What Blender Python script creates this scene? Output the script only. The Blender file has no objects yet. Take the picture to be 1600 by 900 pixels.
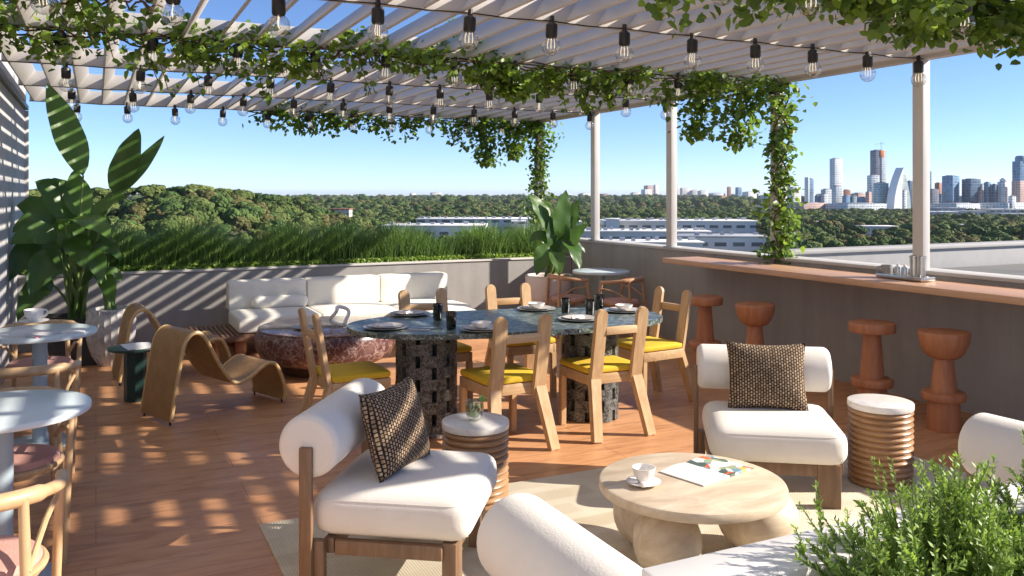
import bpy, bmesh, math, random
import numpy as np
from mathutils import Vector, Matrix, noise
R = math.radians
random.seed(7); rng = np.random.default_rng(7)
sc = bpy.context.scene
col = bpy.data.collections.new('terrace'); sc.collection.children.link(col)

# ------------------------------------------------------------------ camera
CY, SY = math.cos(R(26)), math.sin(R(26))
F, HZ, H = 1333.0, 305.0, 1.65
def at(u, v, d):                      # a point of the place seen at (u,v), d metres deep
    r = (u-800)/F
    return Vector((d*(SY+CY*r), d*(CY-SY*r), H-(v-HZ)*d/F))
def on(u, v, h):                      # same, on the level h
    return at(u, v, F*(H-h)/(v-HZ))
cam = bpy.data.cameras.new('camera'); co = bpy.data.objects.new('camera', cam)
sc.collection.objects.link(co); sc.camera = co
co.location = (0, 0, H); co.rotation_euler = (R(90), 0, -R(26))
cam.sensor_width = 36; cam.lens = 36*F/1600; cam.shift_y = -(450-HZ)/1600
cam.clip_start = .05; cam.clip_end = 60000

# ------------------------------------------------------------------ materials
def nm(name):
    m = bpy.data.materials.new(name); m.use_nodes = True
    nt = m.node_tree; b = nt.nodes['Principled BSDF']
    return m, nt, b
def N(nt, t, **k):
    n = nt.nodes.new(t)
    for a, v in k.items():
        if a in n.inputs: n.inputs[a].default_value = v
        else: setattr(n, a, v)
    return n
def ramp(nt, src, stops):
    r = nt.nodes.new('ShaderNodeValToRGB'); e = r.color_ramp.elements
    while len(e) < len(stops): e.new(.5)
    for i, (p, c) in enumerate(stops):
        e[i].position = p; e[i].color = (*c, 1)
    nt.links.new(src, r.inputs[0]); return r
def coords(nt, scale=(1,1,1), rot=(0,0,0), kind='Object'):
    t = nt.nodes.new('ShaderNodeTexCoord'); m = nt.nodes.new('ShaderNodeMapping')
    m.inputs['Scale'].default_value = scale; m.inputs['Rotation'].default_value = rot
    nt.links.new(t.outputs[kind], m.inputs[0]); return m.outputs[0]
def bump(nt, b, src, s=.3, dist=.01):
    n = N(nt, 'ShaderNodeBump', Strength=s, Distance=dist)
    nt.links.new(src, n.inputs['Height']); nt.links.new(n.outputs[0], b.inputs['Normal'])
def mul(c, k): return tuple(min(1, x*k) for x in c)
def basic(name, c, rough=.6, metal=0, var=.12, vs=6, bs=0, bst=.2, bd=.005):
    m, nt, b = nm(name)
    b.inputs['Roughness'].default_value = rough; b.inputs['Metallic'].default_value = metal
    v = coords(nt)
    n = N(nt, 'ShaderNodeTexNoise', Scale=vs, Detail=5.0, Roughness=.6); nt.links.new(v, n.inputs['Vector'])
    r = ramp(nt, n.outputs['Fac'], [(.3, mul(c, 1-var)), (.7, mul(c, 1+var))]); nt.links.new(r.outputs[0], b.inputs['Base Color'])
    if bs:
        n2 = N(nt, 'ShaderNodeTexNoise', Scale=bs, Detail=3.0); nt.links.new(v, n2.inputs['Vector']); bump(nt, b, n2.outputs['Fac'], bst, bd)
    return m
def wood(name, c1, c2, stretch=(18,18,1.6), rough=.5, scale=1.6, rot=(0,0,0)):
    m, nt, b = nm(name); b.inputs['Roughness'].default_value = rough
    v = coords(nt, stretch, rot)
    n = N(nt, 'ShaderNodeTexNoise', Scale=scale, Detail=6.0, Roughness=.65, Distortion=.6); nt.links.new(v, n.inputs['Vector'])
    r = ramp(nt, n.outputs['Fac'], [(.3, c1), (.52, tuple((a+b_)/2 for a, b_ in zip(c1, c2))), (.72, c2)])
    nt.links.new(r.outputs[0], b.inputs['Base Color']); bump(nt, b, n.outputs['Fac'], .15, .003)
    return m
def marble(name, base, dark, vein, scale=4, rough=.25, vw=.02, dist=2.5):
    m, nt, b = nm(name); b.inputs['Roughness'].default_value = rough
    v = coords(nt)
    n = N(nt, 'ShaderNodeTexNoise', Scale=scale, Detail=8.0, Roughness=.7, Distortion=.4); nt.links.new(v, n.inputs['Vector'])
    r = ramp(nt, n.outputs['Fac'], [(.35, dark), (.65, base)])
    mx = N(nt, 'ShaderNodeMixRGB'); nt.links.new(r.outputs[0], mx.inputs[1]); mx.inputs[2].default_value = (*vein, 1)
    va = N(nt, 'ShaderNodeVectorMath', operation='SCALE'); nt.links.new(n.outputs['Color'], va.inputs[0]); va.inputs['Scale'].default_value = .35
    vb = N(nt, 'ShaderNodeVectorMath', operation='ADD'); nt.links.new(v, vb.inputs[0]); nt.links.new(va.outputs[0], vb.inputs[1])
    w = N(nt, 'ShaderNodeTexVoronoi', Scale=scale*1.6, feature='DISTANCE_TO_EDGE'); nt.links.new(vb.outputs[0], w.inputs['Vector'])
    r2 = ramp(nt, w.outputs['Distance'], [(0, (1,1,1)), (vw, (.35,.35,.35)), (vw*3, (0,0,0))]); nt.links.new(r2.outputs[0], mx.inputs[0])
    nt.links.new(mx.outputs[0], b.inputs['Base Color'])
    return m
def leafmat(name, c1, c2, rough=.4, trans=.35, tc=None):
    m, nt, b = nm(name); b.inputs['Roughness'].default_value = rough
    g = nt.nodes.new('ShaderNodeNewGeometry')
    n = N(nt, 'ShaderNodeTexNoise', Scale=2.2, Detail=2.0); nt.links.new(coords(nt), n.inputs['Vector'])
    a = N(nt, 'ShaderNodeMath', operation='ADD'); nt.links.new(g.outputs['Random Per Island'], a.inputs[0]); nt.links.new(n.outputs['Fac'], a.inputs[1])
    a2 = N(nt, 'ShaderNodeMath', operation='MULTIPLY'); nt.links.new(a.outputs[0], a2.inputs[0]); a2.inputs[1].default_value = .5
    r = ramp(nt, a2.outputs[0], [(.2, c1), (.8, c2)]); nt.links.new(r.outputs[0], b.inputs['Base Color'])
    t = nt.nodes.new('ShaderNodeBsdfTranslucent'); mc = N(nt, 'ShaderNodeMixRGB', blend_type='MULTIPLY'); mc.inputs[0].default_value = 1
    nt.links.new(r.outputs[0], mc.inputs[1]); mc.inputs[2].default_value = (*(tc or (1.0, 1.0, .4)), 1)
    br = N(nt, 'ShaderNodeBrightContrast'); br.inputs[1].default_value = .04; nt.links.new(mc.outputs[0], br.inputs[0]); nt.links.new(br.outputs[0], t.inputs[0])
    s = nt.nodes.new('ShaderNodeMixShader'); s.inputs[0].default_value = trans
    nt.links.new(b.outputs[0], s.inputs[1]); nt.links.new(t.outputs[0], s.inputs[2])
    nt.links.new(s.outputs[0], nt.nodes['Material Output'].inputs[0])
    return m
def facade(name, wall, glass, w=3.2, h=3.6, mortar=.35, grough=.25, var=.3):
    m, nt, b = nm(name)
    t = nt.nodes.new('ShaderNodeTexCoord'); s = nt.nodes.new('ShaderNodeSeparateXYZ'); nt.links.new(t.outputs['Object'], s.inputs[0])
    a = N(nt, 'ShaderNodeMath', operation='ADD'); nt.links.new(s.outputs[0], a.inputs[0]); nt.links.new(s.outputs[1], a.inputs[1])
    c = nt.nodes.new('ShaderNodeCombineXYZ'); nt.links.new(a.outputs[0], c.inputs[0]); nt.links.new(s.outputs[2], c.inputs[1])
    br = N(nt, 'ShaderNodeTexBrick', offset=0.0, squash=1.0); nt.links.new(c.outputs[0], br.inputs['Vector'])
    br.inputs['Scale'].default_value = 1; br.inputs['Brick Width'].default_value = w; br.inputs['Row Height'].default_value = h
    br.inputs['Mortar Size'].default_value = mortar; br.inputs['Mortar Smooth'].default_value = .1
    br.inputs['Color1'].default_value = (*mul(glass, 1-var), 1); br.inputs['Color2'].default_value = (*mul(glass, 1+var), 1)
    br.inputs['Mortar'].default_value = (*wall, 1)
    n = N(nt, 'ShaderNodeTexNoise', Scale=.03, Detail=3.0); nt.links.new(t.outputs['Object'], n.inputs['Vector'])
    r = ramp(nt, n.outputs['Fac'], [(.35, (.75,.75,.75)), (.65, (1,1,1))])
    mx = N(nt, 'ShaderNodeMixRGB', blend_type='MULTIPLY'); mx.inputs[0].default_value = 1
    nt.links.new(br.outputs['Color'], mx.inputs[1]); nt.links.new(r.outputs[0], mx.inputs[2]); nt.links.new(mx.outputs[0], b.inputs['Base Color'])
    rr = ramp(nt, br.outputs['Fac'], [(0, (grough,)*3), (1, (.8,)*3)]); nt.links.new(rr.outputs[0], b.inputs['Roughness'])
    return m

def make_floor():
    m, nt, b = nm('terracotta_wood_floor')
    v = coords(nt)
    br = N(nt, 'ShaderNodeTexBrick', offset=.5); nt.links.new(v, br.inputs['Vector'])
    br.inputs['Scale'].default_value = 1; br.inputs['Brick Width'].default_value = 1.5; br.inputs['Row Height'].default_value = .3
    br.inputs['Mortar Size'].default_value = .0022; br.inputs['Mortar Smooth'].default_value = .3
    br.inputs['Color1'].default_value = (.60, .30, .142, 1); br.inputs['Color2'].default_value = (.65, .34, .165, 1); br.inputs['Mortar'].default_value = (.34, .15, .075, 1)
    v2 = coords(nt, (1.6, 9, 1))
    n = N(nt, 'ShaderNodeTexNoise', Scale=1.7, Detail=7.0, Roughness=.62, Distortion=.9); nt.links.new(v2, n.inputs['Vector'])
    r = ramp(nt, n.outputs['Fac'], [(.3, (.62,.56,.5)), (.5, (.9,.88,.86)), (.7, (1.0,1.0,1.0))])
    mx = N(nt, 'ShaderNodeMixRGB', blend_type='MULTIPLY'); mx.inputs[0].default_value = 1
    nt.links.new(br.outputs['Color'], mx.inputs[1]); nt.links.new(r.outputs[0], mx.inputs[2])
    nt.links.new(mx.outputs[0], b.inputs['Base Color'])
    n3 = N(nt, 'ShaderNodeTexNoise', Scale=3.0, Detail=4.0); nt.links.new(v, n3.inputs['Vector'])
    r3 = ramp(nt, n3.outputs['Fac'], [(.3, (.36,)*3), (.7, (.55,)*3)]); nt.links.new(r3.outputs[0], b.inputs['Roughness'])
    bump(nt, b, n.outputs['Fac'], .12, .004)
    return m
def make_rug():
    m, nt, b = nm('woven_rug'); b.inputs['Roughness'].default_value = .95
    v = coords(nt)
    ck = N(nt, 'ShaderNodeTexBrick', offset=.5); nt.links.new(v, ck.inputs['Vector'])
    ck.inputs['Scale'].default_value = 1; ck.inputs['Brick Width'].default_value = .42; ck.inputs['Row Height'].default_value = .21
    ck.inputs['Mortar Size'].default_value = .055; ck.inputs['Mortar Smooth'].default_value = .6
    ck.inputs['Color1'].default_value = (.70,.61,.46,1); ck.inputs['Color2'].default_value = (.82,.75,.61,1); ck.inputs['Mortar'].default_value = (.84,.77,.63,1)
    v2 = coords(nt, (1,1,1))
    w = N(nt, 'ShaderNodeTexWave', Scale=24.0, Distortion=.5, wave_type='BANDS', bands_direction='X'); nt.links.new(v2, w.inputs['Vector'])
    w2 = N(nt, 'ShaderNodeTexWave', Scale=24.0, Distortion=.5, wave_type='BANDS', bands_direction='Y'); nt.links.new(v2, w2.inputs['Vector'])
    mm = N(nt, 'ShaderNodeMath', operation='MULTIPLY'); nt.links.new(w.outputs['Fac'], mm.inputs[0]); nt.links.new(w2.outputs['Fac'], mm.inputs[1])
    r = ramp(nt, mm.outputs[0], [(0, (.80,.78,.75)), (.6, (1,1,1))])
    n = N(nt, 'ShaderNodeTexNoise', Scale=2.5, Detail=5.0); nt.links.new(v, n.inputs['Vector'])
    r2 = ramp(nt, n.outputs['Fac'], [(.35, (.85,.83,.8)), (.65, (1,1,1))])
    a = N(nt, 'ShaderNodeMixRGB', blend_type='MULTIPLY'); a.inputs[0].default_value = 1; nt.links.new(ck.outputs[0], a.inputs[1]); nt.links.new(r.outputs[0], a.inputs[2])
    a2 = N(nt, 'ShaderNodeMixRGB', blend_type='MULTIPLY'); a2.inputs[0].default_value = 1; nt.links.new(a.outputs[0], a2.inputs[1]); nt.links.new(r2.outputs[0], a2.inputs[2])
    nt.links.new(a2.outputs[0], b.inputs['Base Color']); bump(nt, b, mm.outputs[0], .5, .004)
    return m
def make_weave():
    m, nt, b = nm('basket_weave_fabric'); b.inputs['Roughness'].default_value = .9
    v = coords(nt, (1,1,1))
    s = nt.nodes.new('ShaderNodeSeparateXYZ'); nt.links.new(v, s.inputs[0])
    c = nt.nodes.new('ShaderNodeCombineXYZ'); nt.links.new(s.outputs[2], c.inputs[0]); nt.links.new(s.outputs[0], c.inputs[1])
    br = N(nt, 'ShaderNodeTexBrick', offset=.5); nt.links.new(c.outputs[0], br.inputs['Vector'])
    br.inputs['Scale'].default_value = 1; br.inputs['Brick Width'].default_value = .019; br.inputs['Row Height'].default_value = .0145
    br.inputs['Mortar Size'].default_value = .0030; br.inputs['Mortar Smooth'].default_value = .2
    br.inputs['Color1'].default_value = (.34,.225,.13,1); br.inputs['Color2'].default_value = (.55,.39,.25,1); br.inputs['Mortar'].default_value = (.012,.009,.008,1)
    n = N(nt, 'ShaderNodeTexNoise', Scale=60.0, Detail=2.0); nt.links.new(v, n.inputs['Vector'])
    r = ramp(nt, n.outputs['Fac'], [(.4, (.45,.4,.35)), (.6, (1,1,1))])
    mx = N(nt, 'ShaderNodeMixRGB', blend_type='MULTIPLY'); mx.inputs[0].default_value = .8
    nt.links.new(br.outputs['Color'], mx.inputs[1]); nt.links.new(r.outputs[0], mx.inputs[2]); nt.links.new(mx.outputs[0], b.inputs['Base Color'])
    inv = N(nt, 'ShaderNodeMath', operation='SUBTRACT'); inv.inputs[0].default_value = 1; nt.links.new(br.outputs['Fac'], inv.inputs[1])
    bump(nt, b, inv.outputs[0], .8, .006)
    return m
def make_rattan():
    m, nt, b = nm('woven_rattan'); b.inputs['Roughness'].default_value = .42
    v = coords(nt)
    w = N(nt, 'ShaderNodeTexWave', Scale=26.0, Distortion=.6, wave_type='BANDS', bands_direction='X'); nt.links.new(v, w.inputs['Vector']); w.inputs['Detail'].default_value = 1
    n = N(nt, 'ShaderNodeTexNoise', Scale=9.0, Detail=6.0, Roughness=.7); nt.links.new(v, n.inputs['Vector'])
    r = ramp(nt, w.outputs['Fac'], [(0, (.19,.095,.03)), (.35, (.42,.24,.085)), (1, (.56,.34,.13))])
    r2 = ramp(nt, n.outputs['Fac'], [(.3, (.68,.62,.55)), (.7, (1,1,1))])
    a = N(nt, 'ShaderNodeMixRGB', blend_type='MULTIPLY'); a.inputs[0].default_value = 1; nt.links.new(r.outputs[0], a.inputs[1]); nt.links.new(r2.outputs[0], a.inputs[2])
    nt.links.new(a.outputs[0], b.inputs['Base Color']); bump(nt, b, w.outputs['Fac'], .5, .004)
    return m
def thin_glass(name, tint=(1,1,1), gl=.9, base=.06):
    m = bpy.data.materials.new(name); m.use_nodes = True; nt = m.node_tree; nt.nodes.remove(nt.nodes['Principled BSDF'])
    t = nt.nodes.new('ShaderNodeBsdfTransparent'); t.inputs[0].default_value = (*tint, 1)
    g = nt.nodes.new('ShaderNodeBsdfGlossy'); g.inputs['Roughness'].default_value = .03
    f = N(nt, 'ShaderNodeFresnel'); f.inputs[0].default_value = 1.5
    lw = N(nt, 'ShaderNodeLayerWeight'); lw.inputs[0].default_value = .25
    a = N(nt, 'ShaderNodeMath', operation='MULTIPLY_ADD'); nt.links.new(lw.outputs['Facing'], a.inputs[0]); a.inputs[1].default_value = .6; a.inputs[2].default_value = base
    s = nt.nodes.new('ShaderNodeMixShader'); nt.links.new(a.outputs[0], s.inputs[0]); nt.links.new(t.outputs[0], s.inputs[1]); nt.links.new(g.outputs[0], s.inputs[2])
    nt.links.new(s.outputs[0], nt.nodes['Material Output'].inputs[0]); return m

M = dict(
 floor=make_floor(), rug=make_rug(), weave=make_weave(), rattan=make_rattan(), rattanedge=basic('rattan_edge_cane', (.60,.39,.17), .4, var=.15, vs=30),
 wall=basic('grey_plaster_wall', (.275,.252,.24), .85, var=.10, vs=1.3, bs=40, bst=.15),
 wallcap=basic('pale_stone_cap', (.50,.48,.46), .7, var=.06, vs=3),
 outer=basic('outer_parapet_render', (.40,.39,.385), .85, var=.06),
 roofing=basic('grey_roofing', (.16,.16,.15), .9, var=.15, vs=1.2),
 pergola=basic('painted_pergola', (.54,.515,.495), .5, var=.04, vs=4, bs=30, bst=.08),
 dark=basic('black_plastic', (.014,.012,.011), .45, var=.2),
 darkmetal=basic('dark_metal', (.03,.028,.026), .4, .6),
 steel=basic('brushed_steel', (.55,.54,.52), .3, 1.0, var=.1, vs=20),
 oak=wood('light_oak', (.41,.25,.12), (.63,.43,.24), (16,16,1.4)),
 oakx=wood('light_oak_rail', (.41,.25,.12), (.63,.43,.24), (1.4,16,16)),
 walnut=wood('walnut_frame', (.15,.085,.045), (.26,.155,.09), (14,14,2)),
 ash=wood('pale_ash', (.42,.27,.14), (.60,.41,.23), (14,14,2), rough=.45),
 teak=wood('warm_teak', (.36,.19,.10), (.52,.30,.17), (14,14,2), rough=.45),
 counter=wood('bar_counter_wood', (.45,.255,.15), (.62,.38,.24), (14,1.0,14), rough=.45, scale=1.3),
 stool=wood('terracotta_stained_wood', (.37,.14,.062), (.56,.235,.11), (10,10,1.2), rough=.5),
 trav=wood('bleached_travertine_wood', (.50,.38,.26), (.77,.66,.51), (2.2,7,7), rough=.42, scale=1.5, rot=(0,0,.3)),
 ring=wood('glazed_caramel_wood', (.27,.14,.065), (.46,.27,.14), (2,2,14), rough=.3),
 darkwood=wood('dark_platform_wood', (.05,.022,.014), (.13,.06,.035), (3,14,14)),
 pallet=wood('pallet_wood', (.13,.065,.04), (.25,.13,.08), (12,2,12)),
 fabric=basic('white_boucle', (.745,.705,.65), .95, var=.03, vs=8, bs=130, bst=.45, bd=.0018),
 sofa=basic('cream_canvas', (.76,.73,.66), .95, var=.05, vs=5, bs=7, bst=.3, bd=.03),
 yellow=basic('mustard_yellow_fabric', (.66,.44,.025), .85, var=.08, vs=8, bs=120, bst=.3),
 pink=basic('dusty_pink_fabric', (.56,.30,.25), .9, var=.08, vs=10, bs=150, bst=.5),
 green_marble=marble('green_marble', (.085,.115,.10), (.022,.036,.032), (.50,.53,.50), 6.5, .34, .024),
 black_marble=marble('black_marble', (.06,.065,.065), (.015,.018,.018), (.42,.42,.40), 11, .35, .028),
 red_marble=marble('burgundy_marble', (.15,.06,.055), (.06,.024,.024), (.55,.43,.40), 6.5, .3, .022),
 white_marble=marble('white_marble', (.80,.76,.72), (.70,.66,.61), (.55,.50,.48), 3, .3, .01),
 blue_top=basic('pale_blue_lacquer', (.62,.70,.72), .3, var=.02),
 blue_leg=basic('powder_blue_metal', (.36,.45,.51), .4, var=.03),
 dgreen=basic('dark_green_lacquer', (.016,.045,.038), .3, var=.2),
 ceramic=basic('white_ceramic', (.80,.77,.74), .3, var=.03),
 stoneware=basic('beige_stoneware', (.50,.46,.43), .4, var=.08),
 grey_ceramic=basic('grey_ceramic', (.30,.30,.30), .4, var=.1),
 paper=basic('white_paper', (.75,.74,.73), .6, var=.05, vs=20),
 potdark=basic('charcoal_pot', (.035,.035,.037), .6, var=.2),
 potwhite=marble('white_ribbed_pot', (.62,.60,.58), (.42,.40,.39), (.28,.26,.26), 4, .6, .03),
 potpink=basic('blush_concrete_pot', (.62,.53,.50), .75, var=.05, bs=30),
 soil=basic('soil', (.05,.035,.025), 1, var=.4, vs=30, bs=40, bst=1, bd=.02),
 planterwhite=basic('white_planter_stone', (.80,.78,.75), .6, var=.03, vs=4),
 planterin=basic('planter_inner_grey', (.42,.42,.43), .7),
 banana=leafmat('banana_leaf', (.032,.080,.016), (.11,.21,.04), .36, .34, (1.5,1.7,.4)),
 stalk=basic('green_stalk', (.13,.20,.05), .4, var=.2),
 vine=leafmat('vine_leaf', (.040,.095,.012), (.19,.29,.035), .45, .45, (1.6,1.6,.3)),
 grass=leafmat('planter_grass', (.05,.12,.025), (.19,.30,.075), .5, .35, (1.3,1.4,.5)),
 herb=leafmat('rosemary_leaf', (.16,.27,.05), (.38,.50,.13), .5, .35, (1.3,1.4,.4)),
 bark=basic('vine_stem', (.10,.065,.035), .9, var=.3),
 glass=thin_glass('clear_glass', (.94,.94,.93), base=.13), darkglass=thin_glass('smoked_green_glass', (.10,.17,.12), base=.1),
 limeg=thin_glass('lime_drink', (.72,.86,.55), base=.05),
)
def lamp_mat():
    m, nt, b = nm('filament'); b.inputs['Base Color'].default_value = (.8,.75,.6,1)
    b.inputs['Emission Color'].default_value = (1,.85,.6,1); b.inputs['Emission Strength'].default_value = .5; return m
M['filament'] = lamp_mat()
def left_wall_mat():
    m, nt, b = nm('pale_tiled_wall'); b.inputs['Roughness'].default_value = .7
    t = nt.nodes.new('ShaderNodeTexCoord'); s = nt.nodes.new('ShaderNodeSeparateXYZ'); nt.links.new(t.outputs['Object'], s.inputs[0])
    c = nt.nodes.new('ShaderNodeCombineXYZ'); nt.links.new(s.outputs[1], c.inputs[0]); nt.links.new(s.outputs[2], c.inputs[1])
    br = N(nt, 'ShaderNodeTexBrick', offset=.0); nt.links.new(c.outputs[0], br.inputs['Vector'])
    br.inputs['Scale'].default_value = 1; br.inputs['Brick Width'].default_value = .16; br.inputs['Row Height'].default_value = .9
    br.inputs['Mortar Size'].default_value = .006; br.inputs['Color1'].default_value = (.38,.38,.39,1); br.inputs['Color2'].default_value = (.47,.46,.46,1); br.inputs['Mortar'].default_value = (.30,.30,.31,1)
    nt.links.new(br.outputs[0], b.inputs['Base Color'])
    inv = N(nt, 'ShaderNodeMath', operation='SUBTRACT'); inv.inputs[0].default_value = 1; nt.links.new(br.outputs['Fac'], inv.inputs[1]); bump(nt, b, inv.outputs[0], .6, .01)
    return m
M['leftwall'] = left_wall_mat()
def wall_mat():
    m, nt, b = nm('weathered_grey_render'); b.inputs['Roughness'].default_value = .85
    n = N(nt, 'ShaderNodeTexNoise', Scale=1.4, Detail=7.0, Roughness=.7); nt.links.new(coords(nt), n.inputs['Vector'])
    n2 = N(nt, 'ShaderNodeTexNoise', Scale=3.0, Detail=4.0, Roughness=.6); nt.links.new(coords(nt, (2.2, 2.2, .18)), n2.inputs['Vector'])
    a = N(nt, 'ShaderNodeMath', operation='ADD'); nt.links.new(n.outputs['Fac'], a.inputs[0]); nt.links.new(n2.outputs['Fac'], a.inputs[1])
    a2 = N(nt, 'ShaderNodeMath', operation='MULTIPLY'); nt.links.new(a.outputs[0], a2.inputs[0]); a2.inputs[1].default_value = .5
    r_ = ramp(nt, a2.outputs[0], [(.36, (.28,.266,.256)), (.5, (.325,.31,.298)), (.64, (.36,.343,.33))]); nt.links.new(r_.outputs[0], b.inputs['Base Color'])
    n3 = N(nt, 'ShaderNodeTexNoise', Scale=60.0, Detail=3.0); nt.links.new(coords(nt), n3.inputs['Vector']); bump(nt, b, n3.outputs['Fac'], .25, .004); return m
M['wall'] = wall_mat()

# ------------------------------------------------------------------ geometry helpers
I4 = Matrix.Identity(4)
def tr(x, y, z): return Matrix.Translation((x, y, z))
def rot(a, ax): return Matrix.Rotation(R(a), 4, ax)
def box(bm, c, s, bev=.0, seg=2, m=I4):
    b = bmesh.new(); bmesh.ops.create_cube(b, size=1, matrix=Matrix.Diagonal((*s, 1)))
    if bev: bmesh.ops.bevel(b, geom=b.edges[:], offset=bev, segments=seg, affect='EDGES', profile=.5)
    b.transform(m @ tr(*c)); join(bm, b); return bm
def join(bm, b):
    me = bpy.data.meshes.new('t'); b.to_mesh(me); b.free(); bm.from_mesh(me); bpy.data.meshes.remove(me)
def rbox(bm, c, s, r, n=9, puff=0, m=I4, pinch=0):
    b = bmesh.new(); bmesh.ops.create_cube(b, size=2); bmesh.ops.subdivide_edges(b, edges=b.edges[:], cuts=n, use_grid_fill=True)
    h = Vector(s)*.5; rr = min(r, min(h)*.999)
    for v in b.verts:
        q = Vector([math.copysign(abs(x)**.75, x) if abs(x) < .999 else x for x in v.co])
        p = Vector((q.x*h.x, q.y*h.y, q.z*h.z))
        inn = Vector((max(-h.x+rr, min(h.x-rr, p.x)), max(-h.y+rr, min(h.y-rr, p.y)), max(-h.z+rr, min(h.z-rr, p.z))))
        dlt = p-inn
        if dlt.length > 1e-9: p = inn+dlt.normalized()*rr
        x, y = p.x/h.x, p.y/h.y
        if puff: p.z += math.copysign(1, p.z)*puff*(1-x*x)*(1-y*y)*min(1, abs(p.z)/h.z)
        v.co = p
    b.transform(m @ tr(*c)); join(bm, b); return bm
def tube(bm, pts, rad, seg=10, caps=True):
    pts = [Vector(p) for p in pts]; n = len(pts)
    if not hasattr(rad, '__len__'): rad = [rad]*n
    up = Vector((0,0,1)); rings = []; prev = None
    for i, p in enumerate(pts):
        t = (pts[min(i+1, n-1)]-pts[max(i-1, 0)]).normalized()
        if prev is None:
            a = t.cross(up) if abs(t.z) < .95 else t.cross(Vector((1,0,0)))
            a.normalize()
        else: a = (prev-t*prev.dot(t)).normalized()
        prev = a; b_ = t.cross(a)
        rings.append([bm.verts.new(p+(a*math.cos(2*math.pi*k/seg)+b_*math.sin(2*math.pi*k/seg))*rad[i]) for k in range(seg)])
    for i in range(n-1):
        for k in range(seg):
            bm.faces.new((rings[i][k], rings[i][(k+1)%seg], rings[i+1][(k+1)%seg], rings[i+1][k]))
    if caps: bm.faces.new(rings[0][::-1]); bm.faces.new(rings[-1])
    return bm
def lathe(bm, prof, c=(0,0,0), seg=40, m=I4):
    rings = []; c = Vector(c)
    for r, z in prof:
        if r < 1e-5: rings.append([bm.verts.new(m @ (c+Vector((0,0,z))))])
        else: rings.append([bm.verts.new(m @ (c+Vector((r*math.cos(2*math.pi*k/seg), r*math.sin(2*math.pi*k/seg), z)))) for k in range(seg)])
    for a, b in zip(rings, rings[1:]):
        for k in range(seg):
            k2 = (k+1) % seg
            if len(a) == 1 and len(b) == 1: continue
            if len(a) == 1: bm.faces.new((a[0], b[k2], b[k]))
            elif len(b) == 1: bm.faces.new((a[k], a[k2], b[0]))
            else: bm.faces.new((a[k], a[k2], b[k2], b[k]))
    return bm
def prism(bm, poly, z0, z1, m=I4):
    a = [bm.verts.new(m @ Vector((x, y, z0))) for x, y in poly]; b = [bm.verts.new(m @ Vector((x, y, z1))) for x, y in poly]
    n = len(poly); bm.faces.new(a[::-1]); bm.faces.new(b)
    for i in range(n): bm.faces.new((a[i], a[(i+1)%n], b[(i+1)%n], b[i]))
    return bm
def disc(r, t, bev=.006):
    return [(0,0),(r-bev,0),(r-bev*.3,bev*.3),(r,bev),(r,t-bev),(r-bev*.3,t-bev*.3),(r-bev,t),(0,t)]
def finish(me, mat, angle=38):
    if mat: me.materials.append(M[mat] if isinstance(mat, str) else mat)
    me.shade_smooth(); me.set_sharp_from_angle(angle=R(angle))
def tag(o, label=None, cat=None, group=None, kind=None):
    if label: o['label'] = label
    if cat: o['category'] = cat
    if group: o['group'] = group
    if kind: o['kind'] = kind
    return o
def P(name, bm, mat, parent=None, angle=38):
    bmesh.ops.recalc_face_normals(bm, faces=bm.faces[:])
    me = bpy.data.meshes.new(name); bm.to_mesh(me); bm.free(); finish(me, mat, angle)
    o = bpy.data.objects.new(name, me); col.objects.link(o)
    if parent: o.parent = parent
    return o
def PN(name, V, Fq, mat, parent=None, smooth=False):      # numpy mesh of quads
    me = bpy.data.meshes.new(name); V = np.asarray(V, dtype=np.float32); Fq = np.asarray(Fq, dtype=np.int32)
    me.vertices.add(len(V)); me.vertices.foreach_set('co', V.ravel())
    k = Fq.shape[1]; me.loops.add(Fq.size); me.loops.foreach_set('vertex_index', Fq.ravel())
    me.polygons.add(len(Fq)); me.polygons.foreach_set('loop_start', np.arange(0, Fq.size, k, dtype=np.int32))
    me.update(calc_edges=True); me.validate()
    if mat: me.materials.append(M[mat] if isinstance(mat, str) else mat)
    if smooth: me.shade_smooth()
    o = bpy.data.objects.new(name, me); col.objects.link(o)
    if parent: o.parent = parent
    return o
def T(name, label, cat, loc=(0,0,0), rz=0, group=None):
    o = bpy.data.objects.new(name, None); o.empty_display_size = .1; col.objects.link(o)
    o.location = loc; o.rotation_euler = (0, 0, R(rz)); tag(o, label, cat, group); return o
def dup(root, loc, rz, label, group=None):
    def cp(o, par):
        c = o.copy(); col.objects.link(c)
        if par: c.parent = par
        for ch in o.children: cp(ch, c)
        return c
    kids = list(root.children); r = root.copy(); col.objects.link(r)
    for k in kids: cp(k, r)
    r.location = loc; r.rotation_euler = (0, 0, R(rz)); r['label'] = label
    if group: r['group'] = group
    return r
def B(): return bmesh.new()
def face_rz(fx, fy): return math.degrees(math.atan2(-fx, fy))   # local +Y looks along (fx,fy)

# ------------------------------------------------------------------ setting
XL, XR, YB = -.74, 5.95, 10.3
S = lambda o: tag(o, kind='structure')
bm = B(); box(bm, ((XL+XR)/2-.5, 3.5, -.15), (XR-XL+3, 19, .3)); o = S(P('floor', bm, 'floor'))
# left building wall
w = T('building_wall', 'pale tiled building wall along the left side of the terrace', 'wall', (XL,0,0))
bm = B(); box(bm, (-.15, 4.15, 1.36), (.3, 14.5, 2.72)); P('wall', bm, 'leftwall', w)
bm = B(); box(bm, (.015, 4.15, 2.66), (.05, 14.4, .05), .004); P('gutter', bm, 'darkmetal', w)
bm = B(); box(bm, (.012, 11.37, 1.33), (.05, .05, 2.6), .004); P('corner_trim', bm, 'wallcap', w)
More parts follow.
